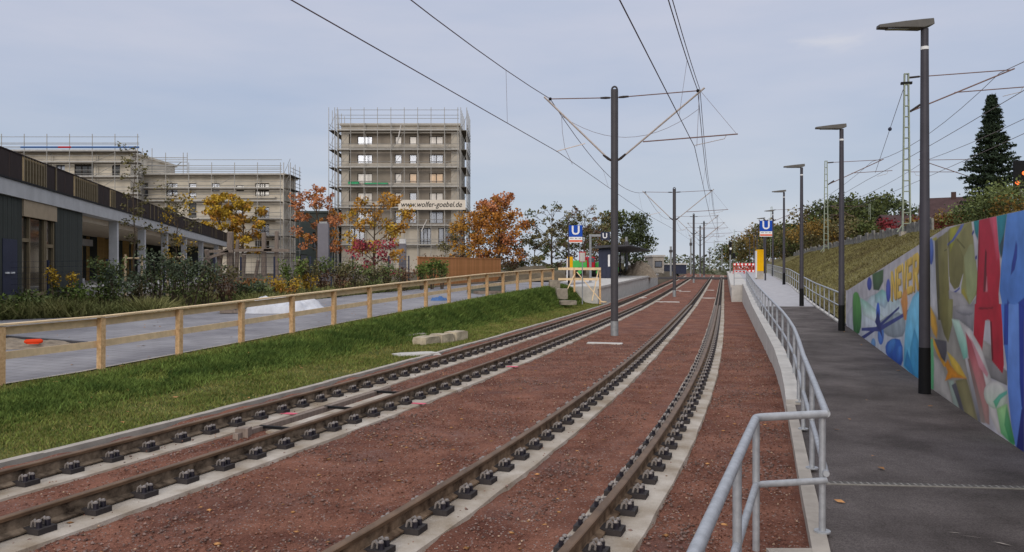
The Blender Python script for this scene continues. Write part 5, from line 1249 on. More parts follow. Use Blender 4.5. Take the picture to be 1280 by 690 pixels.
# far buildings beyond the platform
def hall(label, x0, x1, Y, z, h, m, nwin=0, rh=0):
    g = thing('far_building', label, 'building', (px((x0+x1)/2, Y), Y, z)); wd = (x1 - x0) * Y / F
    MB().box((-wd/2, 0, 0), (wd/2, 8, h)).build('walls', m, g, world=False); MB().box((-wd/2-.2, -.2, h), (wd/2+.2, 8.2, h+.3)).build('roof', M_CONCL, g, world=False)
    for i in range(nwin):
        x = -wd/2 + wd*(i+.5)/nwin; f = MB().box((x-.6, -.05, h*.35), (x+.6, .0, h*.75)).build('window', M_FRAME, g, world=False); MB().box((x-.5, -.07, h*.4), (x+.5, -.052, h*.7)).build('pane', M_GLASS, f, world=False)
hall('long low white building far behind the left platform', 788, 822, 170, 1.2, 2.6, M_WHITE, 5)
hall('pale concrete cabin far beyond the end of the left platform', 816, 830, 130, 1.4, 2.7, M_CONC, 1)
hall('low dark shed far left of the third catenary mast', 836, 858, 165, 1.1, 1.9, M_SHEL, 0)
# far masts and signals near the vanishing point
for x, y0_, y1_, Y, lb in [(803, 309, 338, 120, 'grey pole left of the concrete cabin'), (838.5, 308, 345, 100, 'grey pole with a small box right of the concrete cabin'), (863.5, 298, 343, 130, 'slim far pole just left of the third catenary mast'),
                           (887, 312, 338, 190, 'slim far pole left of the farthest lattice mast'), (902.5, 307, 338, 200, 'slim far pole right of the farthest lattice mast'), (783, 296, 345, 82, 'slim pole behind the shelter roof')]:
    g = thing('far_pole', lb, 'pole', (px(x, Y), Y, pz(y1_, Y))); h = (y1_ - y0_) * Y / F
    MB().tube([(0, 0, 0), (0, 0, h)], .13, 8).build('pole', M_GALVD, g, world=False); MB().box((-.18, -.2, h*.8), (.18, .2, h*.88)).build('box', M_POLE, g, world=False)
g = thing('tram_signal', 'tall black signal with a white lit aspect left of the barrier', 'signal', (px(912.8, 92), 92, zp(92) - .6)); s_ = 92 / F
MB().tube([(0, 0, 0), (0, 0, 3.5)], .1, 8).build('post', M_GALVD, g, world=False); MB().box((-.13, -.12, 2.7), (.13, .12, 4.2)).build('signal_head', M_BLACK, g, world=False)
MB().tube([(0, -.12, 3.4), (0, -.18, 3.4)], .14, 10).build('lens', M_WHITE, g, world=False); MB().box((.25, -.1, 2.3), (.55, .1, 2.9)).build('signal_box', M_BLACK, g, world=False)
for k, (x, Y, z, lb) in enumerate([(923.2, 84, 1.63, 'red and white safety barrier at the end of the platform, left panel'), (937.2, 83, 1.62, 'red and white safety barrier at the end of the platform, right panel')]):
    g = thing('safety_barrier', lb, 'barrier', (px(x, Y), Y, z), 0, 'safety barriers closing the platform'); wd = 1.15
    for zz in (.18, .86):
        MB().box((-wd/2, -.03, zz), (wd/2, .03, zz+.26)).build('board', M_RED, g, world=False)
        for i in range(3): MB().box((-wd/2 + .06 + i*.38, -.036, zz+.04), (-wd/2 + .06 + i*.38+.2, -.0305, zz+.22)).build('white_field', M_WHITE, g, world=False)
    for i in range(7): MB().box((-wd/2+.05 + i*.165, -.02, .445), (-wd/2+.1 + i*.165, .02, .858)).build('bar', M_RED, g, world=False)
    for s in (-1, 1): MB().box((s*wd/2-.03, -.04, 0), (s*wd/2+.03, .04, .178)).build('foot', M_RED, g, world=False)
# level crossing boards at the end of the track
g = thing('crossing_deck', 'dark crossing deck laid across both tracks in the distance', 'crossing', (24, 108, .72), -.262)
for i in range(6): MB().box((-10.5 + i*2.9, -.9, .02), (-10.5 + i*2.9+2.86, .9, .30)).build('deck_panel', M_POLE, g, world=False)

# ------------------------------------------------------------------ kindergarten building on the left
KR = math.atan2(1, -.24); kg = thing('kindergarten', 'low dark clad building with an open arcade and a long brown balcony railing', 'building', (px(0, 27), 27, 0), KR)
SL = 69.5; K = dict(world=False)
def kb(name, m, a, b, par=None): return MB().box(a, b).build(name, m, par or kg, **K)
zg, zb, zt2, zr2 = .9, 4.71, 5.27, 6.31
kb('slab', M_SLAB, (-14, 0, zb), (SL, 14, zt2)); kb('slab_edge', M_BLACK, (-14, -.05, zt2 + .002), (SL, .3, zt2+.07))
# cladding boards of the dark walls (first stretch and pier)
for s0, s1 in ((-14, 2.42), (6.25, 10.1)):
    kb('wall', M_BRICKD, (s0, .16, zg), (s1, 8.0, zb - .003)); n = int((s1 - s0) / .2)
    me = MB().box((0, -.0, zg), ((s1-s0)/n - .012, .03, zb - .003)).mesh('cladding_board', M_BRICKD)
    for i in range(n): put('cladding_board', me, kg, (s0 + (s1-s0)*i/n, .12 + random.uniform(-.006, .006), 0))
kb('lintel_panel', M_BEIGE, (2.43, .06, zb - .62), (6.24, .2, zb - .003))
kb('door', M_SHEL, (.55, .10, zg), (1.9, .119, 3.2)); d_ = kb('door_handle', M_WHITE, (.75, .04, 1.98), (.98, .10, 2.04)); kb('door_handle', M_WHITE, (1.25, .04, 1.98), (1.5, .10, 2.04))
wg = kb('glazing', M_GLASSD, (2.44, .26, zg), (6.22, .3, zb - .64))
for s in (2.45, 3.3, 5.0, 5.16, 6.1): kb('mullion', M_BRONZE, (s, .16, zg), (s + .11, .258, zb - .63))
for s0, s1, z in ((2.56, 3.29, 3.15), (5.27, 6.09, 3.0), (2.56, 3.29, zg + .2), (3.42, 4.99, zg + .2)): kb('transom', M_BRONZE, (s0, .17, z), (s1, .256, z + .14))
kb('inner_wall', M_WOODO, (3.5, 3.0, zg), (4.9, 3.1, 2.2))
# arcade columns, back wall with slats
for Y in (43.4, 50.2, 57.6, 65.7, 75, 86): s = (Y - 27) * 1.028; kb('column', M_SLAB, (s - .2, .15, zg), (s + .2, .55, zb - .003))
kb('column', M_SLAB, (13.3, 3.0, zg), (13.7, 3.4, zb - .003))
kb('back_wall', M_BRICKD, (10.12, 6.5, zg), (SL - 12, 6.9, zb - .004)); kb('inner_beam', M_SLAB, (10.12, 5.2, 3.75), (32, 5.6, 4.2))
kb('ceiling_band', mat('brightened_ceiling', '#c4b6a2', .8, .06, 3), (10.12, .56, zb - .28), (SL - 1, 5.19, zb - .005)); kb('low_wall', M_SLAB, (10.13, 2.6, zg), (20, 2.9, 1.6))  # ceiling colour raised to imitate light bounced into the arcade
me = MB().box((-.035, -.05, zg), (.035, .05, zb - .29)).mesh('slat', mat('golden_slat', '#b5955f', .6, .12, 5))
for i in range(64):
    if i % 9 in (5, 6): continue
    put('slat', me, kg, (17 + i * .42, 4.9 + .5*((i // 9) % 2), 0))
kb('bounce_floor', M_CONCL, (10.13, -2.2, zg - .2), (SL, 6.4, 1.32))  # pale floor added to bounce light up into the arcade
kb('end_wall', M_BRICKD, (SL - 13, 1.2, zg), (SL - 4, 6.4, zb - .005))
# balcony railing: perforated panels and groups of upright slats
pan = {}
s = -14.0; seq = []
while s < SL:
    pos = s; Yh = 27 + s / 1.028
    bars = (1.9 < s < 4.6) or (7.7 < s < 11.4) or (14.6 < s < 15.9)
    wd = 1.25
    if bars:
        for k in range(4): put('slat', pan.setdefault('s', MB().box((-.05, -.02, zt2+.08), (.05, .06, zr2-.04)).mesh('slat', M_BRONZE)), kg, (s + .15 + k*.31, .05, 0))
        put('railing_panel', pan.setdefault('q', MB().box((.01, .09, zt2+.1), (wd-.01, .105, zr2-.06)).mesh('railing_panel', M_RAILP)), kg, (s, .05, 0))
    else:
        put('railing_panel', pan.setdefault('p', MB().box((.03, 0, zt2+.08), (wd-.03, .03, zr2-.04)).mesh('railing_panel', M_RAILP)), kg, (s, .05, 0))
        if random.random() < .5: put('slat', pan['s'] if 's' in pan else pan.setdefault('s', MB().box((-.05, -.02, zt2+.08), (.05, .06, zr2-.04)).mesh('slat', M_BRONZE)), kg, (s, .03, 0))
    s += wd
kb('top_rail', M_RAILP, (-14, .02, zr2 - .038), (SL, .12, zr2))
kb('roof_wall', M_BRICKD, (-14, 5.5, zt2 + .001), (-5, 12, 7.0))

# ------------------------------------------------------------------ apartment blocks under scaffolding
WM = {}
def window(par, x, z, wd, h, m, mull=1, y=.12, rail=.0):
    key = (round(wd, 2), round(h, 2), mull)
    if key not in WM:
        b = MB(); t = .09
        b.box((-wd/2, 0, 0), (wd/2, .08, t)).box((-wd/2, 0, h-t), (wd/2, .08, h)).box((-wd/2, 0, t+.001), (-wd/2+t, .08, h-t-.001)).box((wd/2-t, 0, t+.001), (wd/2, .08, h-t-.001))
        for i in range(mull):
            xm = -wd/2 + wd*(i+1)/(mull+1); b.box((xm-.06, .002, t+.001), (xm+.06, .078, h-t-.001))
        b.box((-wd/2+t, .004, h*.3), (wd/2-t, .076, h*.3+.07))
        WM[key] = (b.mesh('window', M_FRAME), MB().box((-wd/2+.08, .03, .08), (wd/2-.08, .05, h-.08)))
    fme, pb_ = WM[key]; pk = key + (m.name,)
    if pk not in WM: WM[pk] = pb_.mesh('pane', m)
    f = put('window', fme, par, (x, y, z)); put('pane', WM[pk], f)
def facade(b, x0, x1, z0, z1, ops, y=0.0, dep=.3):
    xs = sorted({x0, x1} | {c for o in ops for c in (o[0], o[1])}); zs = sorted({z0, z1} | {c for o in ops for c in (o[2], o[3])})
    for i in range(len(xs)-1):
        for j in range(len(zs)-1):
            cx_, cz = (xs[i]+xs[i+1])/2, (zs[j]+zs[j+1])/2
            if any(o[0] < cx_ < o[1] and o[2] < cz < o[3] for o in ops): continue
            b.add([(xs[i], y, zs[j]), (xs[i+1], y, zs[j]), (xs[i+1], y, zs[j+1]), (xs[i], y, zs[j+1])], [(0, 1, 2, 3)])
    for a, c, d, e in ops:
        b.add([(a, y, d), (c, y, d), (c, y, e), (a, y, e), (a, y+dep, d), (c, y+dep, d), (c, y+dep, e), (a, y+dep, e)], [(0, 4, 5, 1), (1, 5, 6, 2), (2, 6, 7, 3), (3, 7, 4, 0)])
STD = {}
def scaffold(label, loc, x0, x1, H, levels, dep=1.1, y=-.25, bay=2.5, side=None, top_extra=2.0, rz=0):
    g = thing('scaffold', label, 'scaffolding', loc, rz, 'scaffolds round the apartment blocks'); n = max(1, round((x1-x0)/bay))
    k = round(H + top_extra, 1)
    def std(h):
        if h not in STD: STD[h] = MB().tube([(0, 0, 0), (0, 0, h)], .05, 5).mesh('standard', M_SCAF)
        return STD[h]
    for i in range(n+1):
        x = x0 + (x1-x0)*i/n
        put('standard', std(k), g, (x, y - dep, 0))
        if i % 2 == 0: put('standard', std(round(H, 1)), g, (x, y - .15, 0))
    for z in levels:
        MB().box((x0-.1, y-dep+.05, z), (x1+.1, y-.2, z+.15)).build('deck', M_DECK, g, world=False)
        MB().box((x0, y-dep-.03, z+.16), (x1, y-dep, z+.34)).build('toe_board', M_SCAF, g, world=False)
        for dz in (.55, 1.05): MB().tube([(x0-.2, y-dep, z+dz), (x1+.2, y-dep, z+dz)], .035, 4).build('guard_rail', M_SCAF, g, world=False)
    for dz in (.6, 1.1, 1.9): MB().tube([(x0-.2, y-dep, H+dz-.1), (x1+.2, y-dep, H+dz-.1)], .035, 4).build('guard_rail', M_SCAF, g, world=False)
    for i in range(0, n, 4):
        xa = x0 + (x1-x0)*i/n; xb = x0 + (x1-x0)*(i+1)/n
        for a, b in zip([0] + list(levels), levels): MB().tube([(xa, y-dep-.05, a+.1), (xb, y-dep-.05, b-.1)], .03, 4).build('diagonal_brace', M_SCAF, g, world=False)
    for sd_, dp in (side or []):
        x = x0 - 1.3 if sd_ < 0 else x1 + .45
        for yy in np.arange(y - dep, dp, 2.4):
            for xx in (x, x + .9): put('standard', std(k), g, (xx, yy, 0))
        for z in levels:
            MB().box((x, y-dep+.02, z+.1), (x+.9, dp, z+.19)).build('deck', M_DECK, g, world=False)
            for dz in (.6, 1.1): MB().tube([(x + (0 if sd_ < 0 else .9), y-dep, z+dz), (x + (0 if sd_ < 0 else .9), dp, z+dz)], .035, 4).build('guard_rail', M_SCAF, g, world=False)
            MB().tube([(x, y-dep-.02, z+.2), (x+.9, y-dep-.02, z+2.3)], .03, 4).build('diagonal_brace', M_SCAF, g, world=False)
    return g
# tower
YT = 123.0; u = YT / F; xc = 500; zb_ = 1.6
tw = thing('apartment_tower', 'tall taupe apartment tower under scaffolding with a banner on its front', 'apartment building', (px(xc, YT), YT, zb_))
tx = lambda x: (x - xc) * u
tz = lambda y: pz(y, YT) - zb_
rows = [(169.6, 183), (192.6, 206.2), (216.2, 231.5), (240.5, 254), (264, 279)]
cols = [(446, 464.5, 1), (493, 501.5, 0), (511.3, 520.3, 0), (536.3, 553.5, 1)]
wb_ = MB(); H_ = tz(157.4)
opsM = []; 
for a, b in rows:
    for c, d, m in cols: opsM.append((tx(c), tx(d), tz(b), tz(a)))
g_cols = [(436, 456), (525, 538.5), (548, 566)]
opsG = [(tx(c), tx(d), tz(309), tz(285)) for c, d in g_cols]
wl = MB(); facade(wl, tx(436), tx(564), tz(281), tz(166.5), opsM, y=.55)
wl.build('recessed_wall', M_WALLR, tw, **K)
fr_ = MB(); facade(fr_, tx(427), tx(574), 0, H_, [(tx(436), tx(564), tz(281), tz(166.5))] + opsG, y=0, dep=.55)
fr_.add([(tx(427), 0, 0), (tx(427), 14, 0), (tx(427), 14, H_), (tx(427), 0, H_)], [(0, 3, 2, 1)]).add([(tx(574), 0, 0), (tx(574), 14, 0), (tx(574), 14, H_), (tx(574), 0, H_)], [(0, 1, 2, 3)]).add([(tx(427), 0, H_), (tx(574), 0, H_), (tx(574), 14, H_), (tx(427), 14, H_)], [(0, 1, 2, 3)]).add([(tx(427), 14, 0), (tx(574), 14, 0), (tx(574), 14, H_), (tx(427), 14, H_)], [(0, 3, 2, 1)])
fr_.build('outer_wall', M_WALLT, tw, **K); MB().box((tx(425.5), -.35, H_ + .003), (tx(575.5), 14.3, H_ + .35)).build('roof_edge', M_WALLT, tw, **K)
rn = random.Random(5)
for i, (a, b) in enumerate(rows):
    for j, (c, d, m) in enumerate(cols):
        mm = M_PANEO if (i == 2 and j in (2, 3)) else (M_PANEW if (i in (0, 2, 3) and (i + j) % 5 != 0) else M_GLASS)  # glint-coloured panes on chosen rows, plain glass elsewhere
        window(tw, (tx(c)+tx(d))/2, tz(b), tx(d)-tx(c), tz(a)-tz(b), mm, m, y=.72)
    if i: MB().box((tx(436.3), -.02, tz(a) + .95), (tx(563.7), .54, tz(a) + 1.5)).build('floor_band', M_WALLT, tw, **K)
for c, d in g_cols: window(tw, (tx(c)+tx(d))/2, tz(309), tx(d)-tx(c), tz(285)-tz(309), M_GLASS, 2, y=.2)
lv = [tz(y) for y in (308, 284, 262, 236, 212, 190, 166)]
sf = scaffold('scaffold in front of the tall apartment tower', (px(xc, YT), YT, zb_), tx(424), tx(573), H_ + .4, lv[::1], side=[(-1, 8), (1, 10)], top_extra=2.2, bay=2.05)
MB().tube([(tx(498), -1.45, tz(182)), (tx(503), -1.45, tz(158))], .1, 5).build('debris_chute', M_CONCL, sf, world=False)
MB().tube([(tx(528), -1.5, tz(290)), (tx(535), -1.5, tz(275))], .09, 5).build('debris_chute', M_CONCL, sf, world=False)
gt_ = MB(); gt_.box((tx(437), -1.2, tz(231.5)), (tx(450), -.5, tz(228))).box((tx(456), -1.2, tz(231.5)), (tx(486), -.5, tz(229.3)))
gt_.build('green_net', mat('green_net', '#3f9668', .8, .2, 4), sf, world=False)
bn = thing('banner', 'pale banner with a web address hanging on the tower scaffold', 'banner', (px(540, YT - 1.6), YT - 1.6, pz(256, YT - 1.6)))
ub = (YT - 1.6) / F
MB().box((-42*ub, -.02, -6.2*ub), (42*ub, .02, 6.2*ub)).build('banner_sheet', mat('banner_sheet', '#d3c9bb', .8, .05, 2), bn, **K)
tm_ = text_mesh('www.wolfer-goebel.de', 9.6*ub, M_BLACK, .004, .25, .012); o = put('lettering', tm_, bn, (-1*ub, -.026, .2*ub), (R(90), 0, 0))
o.scale = (76*ub / max(o.dimensions.x, .1),) + (1, 1) if o.dimensions.x > 0 else (1, 1, 1)
# middle block B
def block(label, x0, x1, ytop, YB, zb_, wins, depth, bands, m=M_WALLB, recs=()):
    u_ = YB / F; xm = (x0+x1)/2; g = thing('apartment_block', label, 'apartment building', (px(xm, YB), YB, zb_)); X = lambda x: (x - xm)*u_; Z = lambda y: pz(y, YB) - zb_
    H = Z(ytop); b = MB(); ops = [(X(a), X(c), Z(e), Z(d)) for a, c, d, e, _ in wins]
    facade(b, X(x0), X(x1), 0, H, ops)
    b.add([(X(x1), 0, 0), (X(x1), depth, 0), (X(x1), depth, H), (X(x1), 0, H)], [(0, 1, 2, 3)]).add([(X(x0), 0, 0), (X(x0), depth, 0), (X(x0), depth, H), (X(x0), 0, H)], [(0, 3, 2, 1)]).add([(X(x0), 0, H), (X(x1), 0, H), (X(x1), depth, H), (X(x0), depth, H)], [(0, 1, 2, 3)]).add([(X(x0), depth, 0), (X(x1), depth, 0), (X(x1), depth, H), (X(x0), depth, H)], [(0, 3, 2, 1)])
    b.build('wall', m, g, **K); MB().box((X(x0)-.25, -.3, H+.003), (X(x1)+.25, depth+.3, H+.3)).build('roof_edge', m, g, **K)
    for i, (a, c, d, e, mu) in enumerate(wins): window(g, (X(a)+X(c))/2, Z(e), X(c)-X(a), Z(d)-Z(e), M_GLASS if i % 3 else M_GLASSD, mu, y=.16)
    for a, c, y in bands: MB().box((X(a), -.55, Z(y)-.1), (X(c), -.002, Z(y)+.12)).build('balcony_slab', m, g, **K)
    return g, X, Z, H
winsB = []
for r0, r1 in ((229, 245), (259, 274), (280, 294), (301, 316)): winsB += [(319, 336.5, r0, r1, 2)]
for r0, r1 in ((229, 238), (241, 248), (254, 273), (279, 297)): winsB += [(236, 245.5, r0, r1, 0)]
winsB += [(264.5, 274.5, 229, 239, 0), (295, 305, 231.5, 239, 0), (208, 222, 229, 245, 1), (172, 185, 229, 246, 1), (265, 275, 260, 275, 0), (295, 305, 262, 270, 0), (340, 350, 295, 300, 0), (208, 222, 260, 275, 1)]
gB, XB, ZB, HB = block('long pale apartment block in the middle under scaffolding', 150, 355, 219.5, 110, 1.5, winsB, 6, [(290, 345, 247), (290, 345, 276), (290, 345, 298), (165, 226, 247), (165, 226, 277)])
scaffold('scaffold along the long middle apartment block', (px(252.5, 110), 110, 1.5), XB(156), XB(354), HB + .2, [ZB(y) for y in (318, 297, 276, 254, 238, 221)], side=[(1, 4.2)], top_extra=1.4, bay=3.0)
winsA = [(93, 117, 205.5, 223, 2), (70, 81, 206, 222, 1), (40, 60, 206, 222, 1), (140, 150, 206, 222, 0)]
gA, XA, ZA, HA = block('upper pale apartment block at the left behind the balcony railing', 18, 163, 192, 106, 1.5, winsA, 14, [])
scaffold('scaffold along the left apartment block with a red and blue roof rail', (px(90.5, 106), 106, 1.5), XA(10), XA(178), HA + .2, [ZA(y) for y in (270, 245, 224, 206, 192)], top_extra=2.2, bay=2.8)
sx = thing('roof_scaffold', 'open scaffold frame on the roof between the left and the middle block', 'scaffolding', (px(205, 111), 111, 1.5))
for x in (178, 190, 207, 229, 234): MB().tube([((x-205)*.111, 0, HB+.3), ((x-205)*.111, 0, HB+.3+(3.0 if x > 200 else 3.6))], .05, 5).build('standard', M_SCAF, sx, **K)
for z in (1.0, 1.5, 2.0, 2.6): MB().tube([(-3, 0, HB+z), (3.2, 0, HB+z)], .05 if z != 1.5 else .1, 4).build('guard_rail', M_SCAF, sx, **K)
MB().tube([(.4, 0, HB+.4), (2.4, 0, HB+2)], .06, 4).build('diagonal_brace', M_SCAF, sx, **K)
for a, b, m, nm in ((36, 80, M_TREADR, 'red_guard_rail'), (80, 115, M_TARPB, 'blue_guard_rail'), (116, 150, M_TREADR, 'red_guard_rail'), (150, 178, M_TARPB, 'blue_guard_rail')): pass
for a, b, m in ((34, 80, M_TARPB), (80.5, 96, M_TREADR), (97, 180, M_TARPB)): MB().tube([(XA(a), -1.4, ZA(186)), (XA(b), -1.4, ZA(186))], .12, 5).build('coloured_tube', m, gA, **K)
# low grey green building between block and tower
winsC = [(391, 398, 290, 299, 0), (391, 398, 302, 313, 0), (375, 384, 318, 330, 0)]
block('low grey green building between the middle block and the tower', 366, 424, 266, 128, 1.6, winsC, 10, [], m=M_GREYG)
MB_ = thing('grey_stele', 'tall slim grey pillar with a square head left of the tower', 'pillar', (px(404.5, 62), 62, 1.2)); MB().box((-.42, -.2, 0), (.42, .2, 4.45)).build('pillar', mat('grey_pillar', '#75737a', .6, .06, 2), MB_, **K); MB().box((-.3, -.15, 4.453), (.3, .15, 4.6)).build('pillar_cap', M_GALVD, MB_, **K)
MB_ = thing('grey_stele', 'grey slanted pillar with a pale top in front of the tower', 'pillar', (px(503.5, 62), 62, 1.2)); MB().prism([(-.28, -.2), (.25, -.2), (.25, .2), (-.28, .2)], 0, 2.9).build('pillar', MC['grey_pillar'], MB_, **K); MB().box((-.24, -.18, 2.903), (.22, .18, 3.25)).build('pillar_cap', M_WHITE, MB_, **K)
o = [c for c in MB_.children if c.name.startswith('pillar')][0]

# ------------------------------------------------------------------ planting between road and buildings
def gz(Y): return zl(Y) - .08
# low grass and herbs of the planting strip
def pbf():
    Y = random.uniform(23, 44); xr = roadL(Y) - .1; X = xr - random.random() ** 1.3 * (7 if Y < 30 else 4.5)
    k = .6 + 1.0 * max(0, fbm(X, Y, .5, 44) + .4); return (X, Y, gz(Y), k * (2.2 if Y < 28 else 1.6))
blades('herb_layer', mat('herb_blade', '#75804a', .85, .3, .6, island=.45, hex2='#9a9462'), pbf, 60000, .06, .26, .016)
sd = 200
strip_sh = [ # x, Y, H, r, mat, label, mat2, leaves, size
 (20, 25.6, .75, .9, L_FRESH, 'low green ground shrub at the left edge before the dark wall', L_GREEN), (52, 26.2, .8, .9, L_GREEN, 'low green shrub below the tall window', L_FRESH), (95, 26.8, .95, .9, L_FRESH, 'low green shrub before the dark pier', L_OLIVE),
 (128, 27.6, 1.9, .75, L_GREEN, 'leafy shrub in front of the first arcade opening', L_FRESH), (146, 27.4, 1.5, .8, L_DGREEN, 'dark shrub below the first arcade column', L_GREEN), (172, 28.4, 1.4, .8, L_DGREEN, 'dark bush at the foot of the thin sapling', L_OLIVE),
 (196, 28.6, 2.1, .8, L_DGREEN, 'tall dark green bush before the third arcade column', L_GREEN), (216, 29.0, 2.0, .9, L_DGREEN, 'tall dark green bush behind the second sapling', L_GREEN), (238, 29.2, 1.9, .9, L_DGREEN, 'dense dark bush at the end of the arcade', L_GREEN),
 (260, 29.8, 1.7, .9, L_DGREEN, 'dark bush below the end of the balcony', L_OLIVE), (284, 30.6, 1.5, .8, L_OLIVE, 'olive bush among the timber posts', L_BROWN), (308, 31.2, 1.0, .7, L_DGREEN, 'low dark bush right of the timber posts', L_GREEN),
 (330, 32.0, .8, .7, L_GREEN, 'small green bush behind the white tarpaulin', L_OLIVE), (366, 34.6, 1.75, .55, L_FRESH, 'narrow green bush between two dark fence posts', L_GREEN), (386, 35.2, 1.7, .5, L_OLIVE, 'narrow bush with a few yellow leaves', L_YEL),
 (404, 36.0, 1.75, .6, L_GREEN, 'green bush in front of the tall grey pillar', L_BROWN), (424, 36.6, 1.65, .7, L_OLIVE, 'brownish bush right of the tall grey pillar', L_BROWN), (445, 37.4, 1.6, .75, L_GREEN, 'green bush below the red leaved tree', L_OLIVE),
 (466, 38.4, 1.5, .75, L_OLIVE, 'olive bush below the red leaved tree, right of a green one', L_GREEN), (486, 39.2, 1.45, .75, L_GREEN, 'green bush left of the slanted pillar', L_OLIVE), (505, 40.2, 1.2, .7, L_BROWN, 'brownish low bush left of the orange plank fence', L_OLIVE),
 (527, 41.4, 1.55, .42, L_FRESH, 'left of the three upright green saplings at the plank fence', L_GREEN), (540, 41.9, 1.6, .42, L_FRESH, 'middle of the three upright green saplings at the plank fence', L_GREEN), (552.5, 42.3, 1.7, .45, L_FRESH, 'right of the three upright green saplings at the plank fence', L_GREEN)]
for x, Y, H, r_, m, lb, m2 in strip_sh:
    m = {L_DGREEN: S_DG, L_GREEN: S_G}.get(m, m); m2 = {L_DGREEN: S_DG, L_GREEN: S_G}.get(m2, m2)
    sd += 1; shrub('garden_shrub', lb, (px(x, Y), Y, gz(Y)), H, r_ * .92, m, 640, .105, sd, 'shrubs in the planting strip', m2=m2, stems=8)
shrub('ornamental_grass', 'rust coloured dry shrub between the timber posts', (px(316, 32.4), 32.4, gz(32)), .95, .5, L_RUST, 900, .09, 301, m2=L_BROWN)
shrub('ornamental_grass', 'golden brown grass clump right of the timber posts', (px(356, 33.4), 33.4, gz(33)), .95, .65, L_YEL, 900, .09, 302, m2=L_RUST)
shrub('yellow_shrub', 'slim yellowish shrub in front of the dark pier', (px(75, 26.6), 26.6, gz(27)), 1.75, .42, L_YEL, 520, .09, 303, m2=L_GREEN, stems=5)
tree('sapling', 'thin tall sapling with sparse leaves before the arcade', 'sapling', (px(168, 31), 31, gz(31)), 6.6, .35, .5, L_OLIVE, 620, .10, seed=61, nl=18, shape='col', clump=.4, sub=3, minr=.006, tk=.32)
tree('sapling', 'leafy young tree right of the thin tall sapling', 'sapling', (px(219, 33), 33, gz(33)), 4.8, .3, .7, L_OLIVE, 850, .11, seed=62, nl=16, shape='col', clump=.4, sub=3, minr=.006, tk=.4, m2=L_YEL)
for x, Y, lb in [(167, 31.1, 'timber support frame round the thin tall sapling'), (219, 33.1, 'timber support frame round the leafy young tree')]:
    g = thing('tree_stake', lb, 'stake', (px(x, Y), Y, gz(Y)))
    for a in (-.32, .32): MB().tube([(a, 0, 0), (a, 0, 2.0)], .04, 6).build('stake', M_WOOD2, g, **K)
    MB().tube([(-.4, 0, 1.85), (.4, 0, 1.85)], .035, 6).build('cross_piece', M_WOOD2, g, **K)
# bigger trees
tree('autumn_tree', 'golden yellow tree, left half of the pair before the middle block', 'tree', (px(276, 100), 100, 1.4), 10.2, .3, 2.6, L_YEL, 3200, .32, seed=71, nl=13, clump=.26, group=None, m2=L_OYEL)
tree('autumn_tree', 'golden yellow tree, right half of the pair before the middle block', 'tree', (px(304, 101), 101, 1.4), 9.8, .28, 2.7, L_YEL, 3000, .32, seed=72, nl=13, clump=.25, m2=L_OYEL)
tree('autumn_tree', 'sparse salmon orange tree left of the tower', 'tree', (px(397, 66), 66, 1.2), 7.8, .3, 2.0, L_SALMON, 2600, .2, seed=73, nl=17, clump=.24, bald=.12, m2=L_ORANGE)
tree('autumn_tree', 'orange yellow tree in front of the tower', 'tree', (px(468, 60), 60, 1.2), 6.1, .22, 2.5, L_OYEL, 2400, .2, seed=74, nl=15, clump=.21, bald=.1, m2=L_YEL)
tree('autumn_tree', 'small pinkish red tree below the orange yellow tree', 'tree', (px(466, 50), 50, 1.1), 2.7, .22, 1.6, L_RED, 1000, .15, seed=75, nl=12, clump=.2, m2=L_DRED)
tree('autumn_tree', 'large rusty orange tree right of the tower', 'tree', (px(624, 84), 84, 1.3), 8.5, .2, 2.5, L_ORANGE, 6500, .25, seed=76, nl=22, clump=.32, m2=L_SALMON)
tree('autumn_tree', 'smaller rusty tree between the tower and the large orange tree', 'tree', (px(598, 92), 92, 1.3), 7.2, .12, 2.9, L_OYEL, 3600, .26, seed=77, nl=16, clump=.3, m2=L_BROWN)
tree('broadleaf_tree', 'thin olive tree directly right of the tower', 'tree', (px(578, 118), 118, 1.5), 7.5, .1, 2.6, L_OLIVE, 1500, .3, seed=78, clump=.28, m2=L_BROWN)
tree('broadleaf_tree', 'dark scrubby tree with bare upper twigs right of the large orange tree', 'tree', (px(690, 92), 92, 1.3), 8.0, .1, 3.0, L_OLIVE, 1500, .26, seed=79, nl=18, clump=.2, bald=.45, m2=L_GREEN, minr=.02)
tree('broadleaf_tree', 'low olive tree at the left of the scrubby trees', 'tree', (px(668, 86), 86, 1.3), 4.6, .1, 1.9, L_OLIVE, 1500, .24, seed=80, nl=12, clump=.28, m2=L_GREEN)
tree('broadleaf_tree', 'bare topped scrubby tree behind the left blue U sign', 'tree', (px(731, 94), 94, 1.3), 8.1, .1, 3.0, L_OLIVE, 1400, .26, seed=81, nl=18, clump=.2, bald=.45, m2=L_BROWN, minr=.02)
tree('broadleaf_tree', 'reddish brown scrubby tree between the U sign and the shelter', 'tree', (px(708, 98), 98, 1.3), 6.4, .1, 2.4, L_GREEN, 1500, .26, seed=82, nl=14, clump=.26, bald=.2, m2=L_BROWN, minr=.02)
tree('broadleaf_tree', 'dense dark green tree behind the shelter', 'tree', (px(778, 112), 112, 1.4), 8.0, .08, 3.4, L_DGREEN, 9000, .3, seed=83, nl=20, clump=.38, m2=L_GREEN)
tree('broadleaf_tree', 'dark brownish tree left of the shelter roof', 'tree', (px(752, 104), 104, 1.4), 6.6, .1, 2.4, L_OLIVE, 1700, .28, seed=84, nl=14, clump=.26, m2=L_BROWN, bald=.2)
